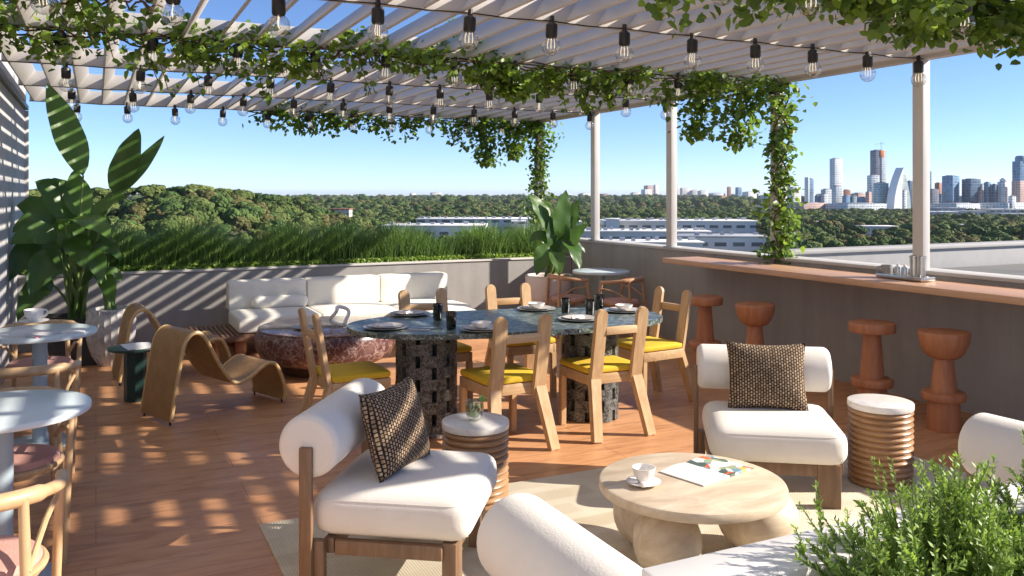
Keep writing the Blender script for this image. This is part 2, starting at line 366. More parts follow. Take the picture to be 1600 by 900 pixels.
# bar parapet
w = T('bar_parapet', 'grey plastered parapet wall behind the bar counter, pale cap', 'parapet wall', (XR,0,0))
bm = B(); box(bm, (.12, 4.0, .51), (.24, 15.0, 1.02)); P('wall', bm, 'wall', w)
bm = B(); box(bm, (.12, 4.0, 1.035), (.27, 15.02, .03), .004); P('cap', bm, 'wallcap', w)
# outer terrace parapet beyond
w = T('outer_parapet', 'pale grey low parapet wall of the neighbouring roof beyond the bar', 'parapet wall', (XR+.3, 6.45, 0))
bm = B(); box(bm, (6, .1, .42), (12, .2, 1.28), .004); P('wall', bm, 'outer', w)
bm = B(); box(bm, (5.98, .1, 1.075), (12.0, .26, .04), .004); P('cap', bm, 'wallcap', w)
bm = B(); box(bm, (XR+6.3, 1.5, .73), (12, 9.7, .24)); S(P('neighbour_roof', bm, 'roofing'))
# planter wall along the back
w = T('planter_wall', 'long grey planter wall across the back, filled with tall grass', 'planter', (0, YB, 0))
bm = B(); box(bm, (2.55, .07, .39), (6.78, .14, .78)); P('front_wall', bm, 'wall', w)
bm = B(); box(bm, (2.55, .07, .79), (6.775, .17, .02), .003); P('cap', bm, 'wallcap', w)
bm = B(); box(bm, (2.55, 1.0, .40), (6.78, .12, .8)); P('rear_wall', bm, 'wall', w)
bm = B(); box(bm, (2.55, .54, .36), (6.78, .80, .70)); P('soil', bm, 'soil', w)

# bar counter
bm = B(); box(bm, (XR-.285, -.5+3.96, .962), (.566, 7.0+.9, .053), .006)
o = P('bar_counter', bm, 'counter'); tag(o, 'long reddish wood bar counter fixed along the grey parapet', 'bar counter')

# ------------------------------------------------------------------ pergola
BY = [11.34, 9.74, 8.06, 6.36, 4.74, 3.1, 1.60]
pg = T('pergola', 'large pale painted louvre pergola covering the terrace', 'pergola')
for y in BY:
    bm = B(); box(bm, ((XL+XR)/2+.02, y, 2.815), (XR-XL-.06, .05, .15), .004); P('beam', bm, 'pergola', pg)
x = XL+.14; k = 0
while x < XR-.05:
    bm = B(); box(bm, (0, 6.47, 0), (.020, 9.72, .185), .003, m=tr(x, 0, 2.825) @ rot(34, 'Y')); P('louvre', bm, 'pergola', pg); x += .238
bm = B(); box(bm, (XR+.03, 6.48, 2.82), (.1, 9.86, .17), .005); P('edge_beam', bm, 'pergola', pg)
bm = B(); box(bm, (XL-.04, 6.48, 2.82), (.1, 9.86, .17), .005); P('edge_beam', bm, 'pergola', pg)
for y in [2.35, 2.70, 3.45, 3.80, 4.15, 4.45]:
    bm = B(); box(bm, (2.6, y, 2.905), (6.6, .055, .022)); P('added_shadow_slat', bm, 'pergola', pg)  # slats added to cast rows of shadow on the floor
bm = B(); box(bm, (4.38, 1.86, 2.912), (.75, .5, .03), .004); P('added_shade_panel', bm, 'pergola', pg)  # unseen panel added to throw shade on the floor at the left
for y, z0 in ((11.34, 0), (9.74, 1.05), (8.06, 1.05), (6.36, 1.05), (4.74, .989)):
    bm = B(); box(bm, (XR+.035, y, (z0+2.735)/2), (.085, .1, 2.735-z0), .006)
    p = P('post', bm, 'pergola', pg)
    bm = B(); box(bm, (XR+.035, y, z0+.006), (.13, .15, .012), .002); P('base_plate', bm, 'steel', p)

# ------------------------------------------------------------------ string lights
GLZ = 2.572
def make_bulb(parent, loc):
    bm = B(); lathe(bm, [(0,.172),(.012,.172),(.014,.135),(.030,.125),(.033,.118),(.033,.058),(.028,.048),(0,.048)], seg=20)
    s = P('bulb_socket', bm, 'dark', parent); s.location = loc
    bm = B(); pr = [(.022,.052)]
    for i in range(2, 17):
        a = math.pi*i/16; pr.append((.053*math.sin(a), .053*math.cos(a)))
    lathe(bm, pr, seg=24); P('glass_bulb', bm, 'glass', s)
    bm = B()
    for q in (-.016, 0, .016): tube(bm, [(q, 0, .045), (q*1.3, .004, .01), (q*1.2, 0, -.012)], .0022, 5)
    P('filament', bm, 'filament', s)
    return s
proto = None
rows = [(3.06, 'nearest string of globe bulbs, above the top right vine'), (4.68, 'string of globe bulbs hung along the beam of the bar counter post'),
        (6.29, 'string of globe bulbs tangled in the middle vine'), (8.0, 'string of globe bulbs just behind the middle vine'),
        (9.68, 'string of globe bulbs along the second beam from the back'), (11.27, 'farthest string of globe bulbs, along the back beam')]
for y, lab in rows:
    t = T('string_lights', lab, 'string lights', (0, y, 0), 0, 'strings of globe bulbs under the pergola')
    xs = [5.87-.553*k for k in range(12)]
    bm = B(); pts = []
    for i in range(len(xs)-1, -1, -1):
        pts.append((xs[i], 0, 2.737));
        if i: pts.append((xs[i]+.276, 0, 2.728))
    pts = [(XL+.05, 0, 2.735)]+pts+[(XR+.0, 0, 2.74)]
    tube(bm, pts, .0045, 6); P('cable', bm, 'dark', t)
    for x in xs:
        loc = (x+random.uniform(-.015,.015), 0, GLZ+random.uniform(-.008,.008)); rz_ = random.uniform(0, 3)
        if proto is None: s = proto = make_bulb(t, loc)
        else:
            s = proto.copy(); col.objects.link(s); s.parent = t; s.location = loc
            for ch in proto.children: c = ch.copy(); col.objects.link(c); c.parent = s
        s.rotation_euler = (random.uniform(-.06,.06), random.uniform(-.06,.06), rz_); s.scale = (1.12,1.12,1.12)

# ------------------------------------------------------------------ leaves
LEAF = np.array([[0,0,0],[-.34,.22,.07],[-.36,.52,.05],[0,1,-.04],[.36,.52,.05],[.34,.22,.07],[0,.5,-.03]], dtype=np.float32)
LF = np.array([[0,6,2,1],[6,3,3,2],[0,5,4,6],[6,4,3,3]])
LFQ = np.array([[0,6,2,1],[0,5,4,6]]); 
def leaf_cloud(pts, size, droop=.5, narrow=1.0):
    """folded leaves: 6 verts, 2 quads each"""
    base = np.array([[0,0,0],[-.38,.28,.10],[-.30,.68,.06],[0,1,-.03],[.30,.68,.06],[.38,.28,.10]], dtype=np.float32)
    base[:,0] *= narrow
    n = len(pts); pts = np.asarray(pts, dtype=np.float32)
    az = rng.uniform(0, 2*np.pi, n); el = rng.normal(-droop, .55, n); ro = rng.normal(0, .6, n)
    d = np.stack([np.cos(az)*np.cos(el), np.sin(az)*np.cos(el), np.sin(el)], 1)
    s = np.cross(d, [0,0,1.0]); s /= (np.linalg.norm(s, axis=1)[:,None]+1e-6)
    u = np.cross(s, d); s2 = s*np.cos(ro)[:,None]+u*np.sin(ro)[:,None]; u2 = np.cross(s2, d)
    sz = size*rng.uniform(.6, 1.25, n)[:,None,None]
    V = pts[:,None,:]+sz*(base[None,:,0:1]*s2[:,None,:]+base[None,:,1:2]*d[:,None,:]+base[None,:,2:3]*u2[:,None,:])
    Fq = (np.arange(n)*6)[:,None,None]+np.array([[0,3,2,1],[0,5,4,3]])[None]
    return V.reshape(-1,3), Fq.reshape(-1,4)

def beam_vine(name, label, y, segs, hangs=(), post=None, zc=2.74, n_per_m=640, size=.064, group=None, hl=.38):
    pts = []; stems = B()
    for x0, x1, dens, spread in segs:
        L = x1-x0; nc = int(L*14)
        for c in range(nc):
            cx = random.uniform(x0, x1); cy = y+random.gauss(0, .10*spread); cz = zc+random.choice([random.uniform(-.17,.0), random.uniform(-.10,.24), random.uniform(-.20,.06)])
            m_ = int(n_per_m*dens/14)
            pts += [(random.gauss(cx,.09), random.gauss(cy,.07), random.gauss(cz,.05)) for _ in range(m_)]
        for k in range(3):
            pp = [(x0+L*i/30, y+random.gauss(0,.03)+.05*math.sin(i*.7+k*2), zc-.03*k+random.gauss(0,.02)) for i in range(31)]
            tube(stems, pp, .007, 5)
        for c in range(int(L*3)):
            x = random.uniform(x0, x1); l = random.uniform(.4*hl, hl)
            pp = [(x+.02*i, y+random.gauss(0,.02), zc-.02-l*i/5) for i in range(6)]
            tube(stems, pp, .003, 4)
            pts += [(p[0]+random.gauss(0,.03), p[1]+random.gauss(0,.03), p[2]+random.gauss(0,.02)) for p in pp for _ in range(4)]
    for hx, hz, hr in hangs:
        for _ in range(int(380*hr/.15)):
            t_ = random.random()**.8; z = zc-.05-(zc-hz)*t_
            pts.append((random.gauss(hx, hr*(.8-.35*t_)), y+random.gauss(0,.09), z))
        tube(stems, [(hx, y, zc), (hx+.02, y, (zc+hz)/2), (hx-.01, y, hz)], .004, 5)
    if post:
        px, z0, n, rad = post
        for k in range(4):
            a0 = k*1.6; pp = []
            for i in range(41):
                z = 2.75-(2.75-z0)*i/40; a = a0+i*.32*(1 if k%2 else -1)
                pp.append((px+.075*math.cos(a), y+.075*math.sin(a), z))
            tube(stems, pp, .008, 5)
        for _ in range(n):
            t_ = random.random(); z = 2.75-(2.75-z0)*t_
            a = random.uniform(0, 2*math.pi); rr = abs(random.gauss(.08, rad*(.75+.45*math.sin(z*5.3)+.2*math.sin(z*13)))*(1.25 if t_ < .25 else 1))
            pts.append((px+rr*math.cos(a), y+rr*math.sin(a), z))
    t = T(name, label, 'climbing vine', (0,0,0), 0, group)
    V, Fq = leaf_cloud(pts, size, .5); PN('foliage', V, Fq, 'vine', t)
    P('stems', stems, 'bark', t)
G = 'climbing vines on the pergola'
beam_vine('climbing_vine', 'leafy vine along the middle beam running down the post behind the bar', 6.30,
    [(-.74, 1.3, .9, 1.3), (1.3, 2.1, .75, 1.0), (2.1, 5.95, 1.05, 1.1)], hangs=[(4.95, 2.22, .14), (5.45, 2.15, .16), (3.1, 2.5, .15)], post=(5.98, .99, 1250, .075), group=G)
beam_vine('climbing_vine', 'farther vine along the back beam and down the corner post', 11.32,
    [(1.75, 5.95, .9, .8)], hangs=[(5.1, 2.15, .18), (5.55, 2.25, .15)], post=(5.98, .95, 1100, .10), size=.07, group=G)
beam_vine('climbing_vine', 'dense vine hanging over the top right corner of the view', 3.12,
    [(2.35, 2.9, .7, .8), (2.9, 5.95, 1.5, 1.2)], zc=2.72, hl=.12, n_per_m=900, group=G)
beam_vine('climbing_vine', 'vine spread over the louvres at the top left corner', 5.35,
    [(-.72, .35, .6, 2.0)], zc=2.80, group=G)

# ------------------------------------------------------------------ broad leaf plants
def big_leaf(bm, base, tip, width, bow=(0,0,.2), face=(0,-1,.3), stalk=.3, fold=.25, ns=14, wave=.04):
    base, tip, bow, face = Vector(base), Vector(tip), Vector(bow), Vector(face).normalized()
    mid = (base+tip)/2+bow
    def bz(t): return base*(1-t)**2+mid*2*t*(1-t)+tip*t*t
    if stalk > 0: tube(bm, [bz(stalk*i/6) for i in range(7)], [.016-.007*i/6 for i in range(7)], 6)
    ph = random.uniform(0, 6); rows = []
    for i in range(ns+1):
        s = i/ns; t = stalk+(1-stalk)*s; p = bz(t); tg = (bz(min(1,t+.02))-bz(t-.02)).normalized()
        side = tg.cross(face).normalized(); up = side.cross(tg).normalized()
        w_ = width*.5*(math.sin(math.pi*min(1, s**.8))**.72)*(1-.15*s) if 0 < s < 1 else .002
        row = []
        for q in (-1, -.66, -.33, 0, .33, .66, 1):
            z = fold*abs(q)*w_ + wave*width*math.sin(ph+s*17+q*2.5)*abs(q) - .25*fold*w_*q*q
            row.append(bm.verts.new(p+side*(q*w_)+up*z))
        rows.append(row)
    for a, b in zip(rows, rows[1:]):
        for k in range(6): bm.faces.new((a[k], a[k+1], b[k+1], b[k]))
def broad_plant(label, base, leaves, pot_fn, group, stalks=5):
    t = T('potted_plant', label, 'potted plant', base, 0, group)
    pot_fn(t); bp = Vector(base); bm = B(); st = B(); d0 = SY*bp.x+CY*bp.y; h0 = base_h[0]
    for (u, v, cu, cv, wd, up, dd, fc) in leaves:
        dt_ = random.uniform(-.12, .12)
        tip = at(u, v, d0+dd)-bp; c = at(cu, cv, d0+dd*.35+dt_)-bp
        b0 = Vector((random.uniform(-.07,.07), random.uniform(-.07,.07), h0-.02))
        fc = fc or (random.uniform(-.4,.4), -.65, random.uniform(.35,.8))
        m_ = b0.lerp(c, .55)+Vector((-(c.x-b0.x)*.25, 0, (c.z-b0.z)*.06))
        pp = [b0*(1-s_)**2+m_*2*s_*(1-s_)+c*s_*s_ for s_ in [i/8 for i in range(9)]]
        tube(st, pp, [.019-.010*i/8 for i in range(9)], 8)
        big_leaf(bm, c, tip, wd, (0, 0, up), fc, 0.0, fold=.22, wave=.035)
    P('foliage', bm, 'banana', t, 80); P('stems', st, 'stalk', t)
    return t
base_h = [0]
def pot_square(t):
    bm = B(); m = .27
    prof = [(-.23,0),(.23,0)]
    for (a, b, z0, z1) in (): pass
    v0 = [(-.23,-.23),(.23,-.23),(.23,.23),(-.23,.23)]
    lo = [bm.verts.new((x, y, 0)) for x, y in v0]; hi = [bm.verts.new((x*1.22, y*1.22, .46)) for x, y in v0]; inn = [bm.verts.new((x*1.06, y*1.06, .46)) for x, y in v0]; ib = [bm.verts.new((x*1.04, y*1.04, .40)) for x, y in v0]
    bm.faces.new(lo[::-1]); bm.faces.new(ib)
    for A, C_ in ((lo, hi), (hi, inn), (inn, ib)):
        for i in range(4): bm.faces.new((A[i], A[(i+1)%4], C_[(i+1)%4], C_[i]))
    P('pot', bm, 'potdark', t)
    bm = B(); box(bm, (0,0,.41), (.46,.46,.04)); P('soil', bm, 'soil', t)
base_h[0] = .43
bx_, by_ = -.16, 9.45
F0 = (.1, -1, .15)
broad_plant('tall bird of paradise plant in a charcoal square pot at the left wall', (bx_, by_, 0), [
    (73, 131, 130, 274, .31, .06, -.1, (.25,-1,.15)), (217, 201, 177, 302, .28, .05, -.1, (.4,-1,.15)), (257, 212, 174, 305, .17, -.06, .1, (.3,-1,.6)), (116, 266, 127, 340, .28, .0, .25, F0),
    (54, 284, 112, 350, .36, .16, -.1, None), (80, 280, 112, 322, .22, .10, .1, None), (26, 322, 84, 350, .28, .14, .1, None), (20, 363, 80, 352, .22, .16, -.3, None), (16, 382, 90, 378, .26, .18, -.4, None),
    (8, 444, 92, 402, .32, .40, -.4, None), (46, 462, 96, 408, .32, .22, -.6, (.3,-.7,.7)), (27, 502, 84, 446, .26, .25, -.3, None), (199, 307, 140, 346, .22, .12, -.1, (-.3,-.6,.8)), (170, 374, 100, 350, .40, .20, -.5, None),
    (158, 444, 140, 392, .22, .14, -.5, (.3,-1,.3)), (190, 408, 128, 386, .24, .22, -.2, None), (130, 420, 112, 372, .26, .12, -.6, F0), (92, 330, 110, 400, .30, .05, .2, F0), (150, 330, 122, 392, .30, .06, .1, F0), (70, 415, 104, 385, .26, .2, -.2, None), (175, 350, 130, 372, .24, .14, .2, None)],
    pot_square, 'broad leaf plants in pots', 7)
def pot_round(t):
    bm = B(); pr = [(0,0),(.11,0),(.17,.10),(.215,.26),(.225,.42),(.20,.54),(.185,.55),(.18,.50),(0,.49)]
    lathe(bm, pr, seg=48)
    for v in bm.verts:
        a = math.atan2(v.co.y, v.co.x); k = 1+.025*math.cos(a*24); v.co.x *= k; v.co.y *= k
    P('pot', bm, 'potwhite', t)
base_h[0] = .5
broad_plant('small young banana plant in a white marbled pot', (.13, 9.2, 0), [
    (178, 478, 160, 432, .17, .12, -.2, None), (126, 448, 156, 428, .16, .16, 0, None), (152, 412, 158, 440, .14, .05, 0, F0), (190, 440, 164, 430, .15, .12, .1, None)], pot_round, 'broad leaf plants in pots', 2)
def pot_goblet(t):
    bm = B(); pr = [(0,0),(.16,0),(.175,.02),(.175,.22),(.16,.25)]
    pr += [(.17,.27),(.24,.34),(.28,.43),(.295,.54),(.30,.66),(.285,.675),(.27,.66),(.265,.60),(0,.59)]
    lathe(bm, pr, seg=48); P('pot', bm, 'potpink', t)
    bm = B(); lathe(bm, [(0,.605),(.266,.60)], seg=24); P('soil', bm, 'soil', t)
base_h[0] = .62
broad_plant('broad leaf plant in a round blush pot in the back corner', (5.0, 9.2, 0), [
    (884, 297, 872, 374, .27, .05, 0, F0), (905, 312, 878, 372, .20, .04, .1, None), (826, 303, 862, 366, .28, .10, 0, (.4,-1,.3)), (848, 312, 866, 366, .25, .03, .1, F0),
    (828, 378, 862, 388, .18, .22, -.1, None), (919, 352, 884, 392, .22, .10, -.1, None), (904, 336, 880, 378, .20, .06, .15, None), (906, 424, 884, 384, .26, .20, -.35, (.3,-.6,.9)),
    (915, 396, 886, 386, .13, .14, 0, None), (838, 430, 862, 392, .28, .16, -.3, (-.3,-.8,.5)), (874, 432, 868, 394, .22, .14, -.4, None), (858, 345, 868, 396, .22, .03, -.1, F0), (886, 350, 872, 398, .22, .03, -.1, F0)],
    pot_goblet, 'broad leaf plants in pots', 3)

# ------------------------------------------------------------------ planter grasses
def blade_mesh(pts, hts, wid, lean):
    n = len(pts); pts = np.asarray(pts); hts = np.asarray(hts)
    az = rng.uniform(0, 2*np.pi, n); ld = np.stack([np.cos(az), np.sin(az), 0*az], 1); sd = np.stack([-np.sin(az+.6), np.cos(az+.6), 0*az], 1)
    ln = rng.uniform(.2, 1, n)*lean; V = []
    wind = np.array([.10, 0, 0])
    for k, (t, w_) in enumerate(((0,1),(.45,.9),(.8,.55),(1,.06))):
        c = pts+np.array([0,0,1.0])*(hts*(t-.25*ln*t*t))[:,None]+(ld*ln[:,None]+wind)*(hts*t*t)[:,None]
        V.append(c-sd*(wid*w_*.5)); V.append(c+sd*(wid*w_*.5))
    V = np.stack(V, 1).reshape(-1, 3)
    f = np.array([[0,1,3,2],[2,3,5,4],[4,5,7,6]]); Fq = ((np.arange(n)*8)[:,None,None]+f[None]).reshape(-1,4)
    return V, Fq
n = 15000
gx = rng.uniform(-.7, 5.85, n); cl = np.array([.5+.5*math.sin(x*7.1+1.3*math.sin(x*2.3)) for x in gx]); gy = rng.uniform(YB+.18, YB+.92, n)
hh = (.32+.34*cl*rng.uniform(.6,1,n)+rng.uniform(0,.14,n))*(1.0-.10*(gx > 3.5))
V, Fq = blade_mesh(np.stack([gx, gy, 0*gx+.70], 1), hh, .011, .75)
tag(PN('ornamental_grass', V, Fq, 'grass'), 'tall ornamental grass filling the planter along the back wall', 'grass', kind='stuff')
pts = np.stack([rng.uniform(-.7, 5.85, 6500), YB+.12+np.abs(rng.normal(0,.10,6500)), .79+rng.uniform(-.03,.06,6500)], 1)
V, Fq = leaf_cloud(pts, .032, -.3); tag(PN('ground_cover', V, Fq, 'herb'), 'low light green ground cover along the planter rim', 'ground cover', kind='stuff')

# ------------------------------------------------------------------ dining set
def board(bm, p0, p1, w_, th, roundtop=True, w1=None):
    p0, p1 = Vector(p0), Vector(p1); ax = (p1-p0); L = ax.length; ax.normalize(); w1 = w1 or w_
    X = Vector((1,0,0)); Yd = ax.cross(X).normalized(); X = Yd.cross(ax)
    poly = [(-w_/2, 0), (w_/2, 0)]
    if roundtop:
        for i in range(13):
            a = math.pi*i/12; poly.append((w1/2*math.cos(a), L-w1/2+w1/2*math.sin(a)))
    else: poly += [(w1/2, L), (-w1/2, L)]
    b = bmesh.new(); A = [b.verts.new(p0+X*x+ax*y-Yd*th/2) for x, y in poly]; C_ = [b.verts.new(p0+X*x+ax*y+Yd*th/2) for x, y in poly]
    k = len(poly); fa = b.faces.new(A[::-1]); fb = b.faces.new(C_)
    for i in range(k): b.faces.new((A[i], A[(i+1)%k], C_[(i+1)%k], C_[i]))
    bmesh.ops.recalc_face_normals(b, faces=b.faces[:])
    bmesh.ops.bevel(b, geom=list(set(fa.edges[:]+fb.edges[:])), offset=.005, segments=2, affect='EDGES')
    join(bm, b)
def dining_chair(label):
    t = T('dining_chair', label, 'chair', (0,0,0), 0, 'oak dining chairs around the marble table')
    bm = B(); rbox(bm, (0, .0, .455), (.43, .41, .05), .02, 7, .006); P('seat_cushion', bm, 'yellow', t)
    bm = B(); box(bm, (0, .185, .395), (.40, .03, .07), .004); box(bm, (0, -.185, .395), (.36, .03, .07), .004)
    box(bm, (-.20, 0, .395), (.03, .40, .07), .004); box(bm, (.20, 0, .395), (.03, .40, .07), .004); P('seat_frame', bm, 'oakx', t)
    for s in (-1, 1):
        bm = B(); board(bm, (s*.160, -.205, .36), (s*.165, -.30, .885), .092, .034); P('back_post', bm, 'oak', t)
        bm = B(); board(bm, (s*.215, -.32, 0), (s*.165, -.2, .43), .072, .045, False, .085); P('leg', bm, 'oak', t)
        bm = B(); board(bm, (s*.193, .19, 0), (s*.193, .185, .36), .045, .045, False); P('leg', bm, 'oak', t)
    bm = B(); box(bm, (0, -.282, .735), (.25, .026, .055), .006); P('back_rail', bm, 'oakx', t)
    return t
ch0 = dining_chair('oak dining chair with yellow seat at the left end of the marble table')
ch0.location = (1.56, 5.68, 0); ch0.rotation_euler.z = R(face_rz(1, .06))
def place_rear(x, y, fx, fy, lab):   # x,y = place of the back top
    l = math.hypot(fx, fy); fx /= l; fy /= l
    return dup(ch0, (x+fx*.27, y+fy*.27, 0), face_rz(fx, fy), lab)
place_rear(2.45, 4.88, -.06, 1, 'nearest oak dining chair seen from behind, left of the near pair')
place_rear(3.21, 4.90, .0, 1, 'oak dining chair seen from behind, right of the near pair')
place_rear(2.40, 6.56, .04, -1, 'oak dining chair on the far side in front of the white sofa')
place_rear(3.20, 6.62, -.03, -1, 'oak dining chair on the far side in front of the planter wall')
place_rear(4.24, 5.72, -1, -.1, 'oak dining chair at the right end of the marble table near the stools')

dt = T('dining_table', 'green marble dining table on two black marble drum bases', 'dining table', (2.70, 5.56, 0), -8)
bm = B(); poly = []
for i in range(72):
    a = 2*math.pi*i/72; c, s = math.cos(a), math.sin(a)
    rx = math.copysign(abs(c)**.86, c)*1.17; ry = math.copysign(abs(s)**.86, s)*.56
    poly.append((rx, ry))
b = bmesh.new(); prism(b, poly, .715, .75); bmesh.ops.bevel(b, geom=[e for e in b.edges if abs(e.verts[0].co.z-e.verts[1].co.z) < 1e-5], offset=.008, segments=2, affect='EDGES'); join(bm, b)
P('tabletop', bm, 'green_marble', dt)
for s in (-.62, .62):
    bm = B(); lathe(bm, [(0,.0),(.13,0),(.13,.714),(0,.714)], (s,0,0), 24)
    rows_ = 9; hrow = .714/rows_
    for r_ in range(rows_):
        nb = 6
        for k in range(nb):
            a0 = 2*math.pi*(k+.5*(r_ % 2))/nb+.12; a1 = a0+2*math.pi/nb*.84
            z0 = r_*hrow+.002; z1 = z0+hrow-.002
            arc = [a0+(a1-a0)*i/6 for i in range(7)]
            b = bmesh.new()
            pl = [(s+.215*math.cos(a), .215*math.sin(a)) for a in arc]+[(s+.12*math.cos(a), .12*math.sin(a)) for a in arc[::-1]]
            prism(b, pl, z0, z1); join(bm, b)
    P('drum_base', bm, 'black_marble', dt, 20)
# tableware
def mk_plate(label):
    t = T('plate', label, 'plate', (0,0,0), 0, 'place settings on the marble table')
    bm = B(); lathe(bm, [(0,0),(.09,0),(.15,.012),(.152,.016),(.145,.016),(.09,.006),(0,.005)], seg=40); P('dinner_plate', bm, 'grey_ceramic', t)
    bm = B(); lathe(bm, [(0,.007),(.07,.007),(.115,.020),(.117,.024),(.07,.014),(0,.012)], seg=36); P('small_plate', bm, 'stoneware', t)
    return t
pl0 = None
for (u, v, lab, bowl) in [(603, 513, 'plate setting at the left end of the marble table', 0), (752, 516, 'plate with bowl beside the nearest dining chair', 1), (838, 484, 'plate setting on the far side by the planter wall', 1),
        (905, 500, 'plate setting before the right near chair', 0), (975, 487, 'plate setting at the right end of the marble table', 1), (640, 492, 'plate setting in front of the far left chair', 0)]:
    p = on(u, v, .751)
    if pl0 is None: pl0 = t = mk_plate(lab); t.location = p
    else: t = dup(pl0, p, 0, lab)
    if bowl:
        bm = B(); lathe(bm, [(0,0),(.03,0),(.06,.022),(.068,.042),(.064,.042),(.05,.02),(0,.008)], seg=30); o = P('bowl', bm, 'ceramic'); o.location = p+Vector((0,0,.0125)); tag(o, 'small white bowl on the '+lab.replace('plate setting', 'plate').replace('plate with bowl', 'plate'), 'bowl', 'bowls on the plates')
    else:
        bm = B(); tube(bm, [(.05,0,.02),(-.03,.01,.022),(-.06,.03,.02)], .012, 8); rbox(bm, (0,0,.019), (.09,.05,.012), .005, 3); o = P('napkin', bm, 'ceramic'); o.location = p; o.rotation_euler.z = random.uniform(0,3); tag(o, 'folded pale napkin on the '+lab, 'napkin', 'napkins on the plates')
fk = None
for k, (u, v, lab) in enumerate([(648, 517, 'fork beside the left end plate'), (660, 514, 'knife beside the left end plate'), (876, 492, 'fork beside the far side plate')]):
    bm = B(); tube(bm, [(-.09,0,.004),(.0,0,.007),(.06,0,.004)], [.004,.003,.003], 6)
    if 'fork' in lab:
        for q in (-.008, 0, .008): tube(bm, [(.055,q*.6,.004),(.075,q,.004),(.10,q,.005)], .0016, 5)
    else: box(bm, (.095, 0, .004), (.09, .018, .002), .0008)
    o = P('fork' if 'fork' in lab else 'knife', bm, 'steel'); o.location = on(u, v, .751); o.rotation_euler.z = R(-15); tag(o, lab, 'cutlery')
tb = None
for (u, v, lab) in [(684, 500, 'smoked glass tumbler left of the pair beside the far left chair'), (705, 514, 'smoked glass tumbler right of the pair, nearer the table edge'), (884, 490, 'tall smoked tumbler near the far plate'), (922, 493, 'short smoked tumbler between the right plates'), (936, 484, 'smoked tumbler behind the right near chair')]:
    t = T('tumbler', lab, 'glass', on(u, v, .751), 0, 'smoked green tumblers') if tb is None else dup(tb, on(u, v, .751), random.uniform(0,90), lab)
    if tb is None:
        tb = t; bm = B(); lathe(bm, [(0,.006),(.028,.004),(.033,.012),(.036,.118),(.034,.118),(.030,.014),(0,.012)], seg=28); P('glass', bm, 'darkglass', t)
        bm = B(); lathe(bm, [(0,0),(.030,0),(.032,.005),(0,.005)], seg=24); P('base', bm, 'dgreen', t)

# ------------------------------------------------------------------ lounge armchairs
def armchair(label):
    t = T('armchair', label, 'armchair', (0,0,0), 0, 'white bolster back armchairs around the rug')
    bm = B(); rbox(bm, (0, -.025, .335), (.71, .68, .19), .078, 12, .005); P('seat_cushion', bm, 'fabric', t)
    bm = B(); lp = []
    for cxx, cyy, a0 in ((1,1,0),(-1,1,90),(-1,-1,180),(1,-1,270)):
        for k in range(7): a = R(a0+15*k); lp.append((cxx*(.341-.078)+.078*math.cos(a), -.025+cyy*(.326-.078)+.078*math.sin(a), .397))
    tube(bm, lp+[lp[0]], .0028, 5, False); P('seat_seam', bm, 'fabric', t)
    bm = B(); L = .76; r = .131; pr = [(0,-L/2)]
    for i in range(1, 8): a = math.pi/2*i/7; pr.append((r-.035+.035*math.sin(a), -L/2+.035-.035*math.cos(a)))
    for i in range(1, 8): pr.append((r, -L/2+.035+(L-.07)*i/8))
    for i in range(0, 7): a = math.pi/2*i/7; pr.append((r-.035+.035*math.cos(a), L/2-.035+.035*math.sin(a)))
    pr.append((0, L/2)); lathe(bm, pr, m=tr(0,-.36,.62) @ rot(90,'Y'), seg=40); bo = P('backrest_bolster', bm, 'fabric', t)
    for s in (-1, 1):
        bm = B(); pts = [(s*(L/2-.006), -.36+.112*math.cos(a), .62+.112*math.sin(a)) for a in [2*math.pi*i/36 for i in range(37)]]
        tube(bm, pts, .003, 5, False); P('seam', bm, 'fabric', bo)
    for s in (-1, 1):
        bm = B(); box(bm, (s*.387, -.36, .312), (.028, .055, .624), .006); box(bm, (s*.355, -.325, .13), (.04, .07, .22), .006); P('rear_leg', bm, 'walnut', t)
        bm = B(); box(bm, (s*.262, .22, .12), (.12, .06, .24), .006); P('front_leg', bm, 'walnut', t)
        bm = B(); box(bm, (s*.325, -.03, .205), (.04, .45, .06), .005); P('side_rail', bm, 'walnut', t)
    bm = B(); box(bm, (0, .22, .205), (.60, .045, .062), .005); box(bm, (0, -.285, .205), (.66, .045, .062), .005); P('cross_rail', bm, 'walnut', t)
    return t
ac = armchair('white armchair with woven cushion standing at the left end of the rug')
ac.location = (1.285, 3.60, 0); ac.rotation_euler.z = R(face_rz(.82, -.57))
dup(ac, (3.37, 3.63, 0), face_rz(-.56, -.80), 'white armchair with woven cushion facing the camera before the bar stools')
dup(ac, (1.50, 1.955, 0), -90, 'white armchair seen from behind at the bottom edge, beside the white planter')
dup(ac, (2.94, 1.955, 0), 92, 'white armchair at the right edge, behind the green shrub')
def pillow(label, loc, eul):
    b = B(); bmesh.ops.create_grid(b, x_segments=18, y_segments=18, size=1)
    me = B(); W2, H2 = .225, .195
    for side in (1, -1):
        bb = b.copy()
        for v in bb.verts:
            x, y = v.co.x, v.co.y
            e = (1-abs(x)**2.6)*(1-abs(y)**2.6); pin = 1-.09*(1-x*x)*(y*y)-.0
            X_ = x*W2*(1-.08*(1-y*y)); Z_ = y*H2*(1-.10*(1-x*x))
            v.co = Vector((X_, side*.075*e**.5 if e > 0 else 0, Z_))
        join(me, bb)
    bmesh.ops.remove_doubles(me, verts=me.verts[:], dist=1e-4)
    o = P('cushion', me, 'weave', None, 60); o.location = loc; o.rotation_euler = eul
    tag(o, label, 'cushion', 'brown and black woven cushions'); return o
def pil_on(root_loc, rz, lab, dy=-.12, lean=-18, dz=.63, tw=0, dx=0):
    m = tr(*root_loc) @ rot(rz, 'Z') @ tr(dx, dy, dz) @ rot(tw, 'Z') @ rot(lean, 'X')
    return pillow(lab, m.to_translation(), m.to_euler())
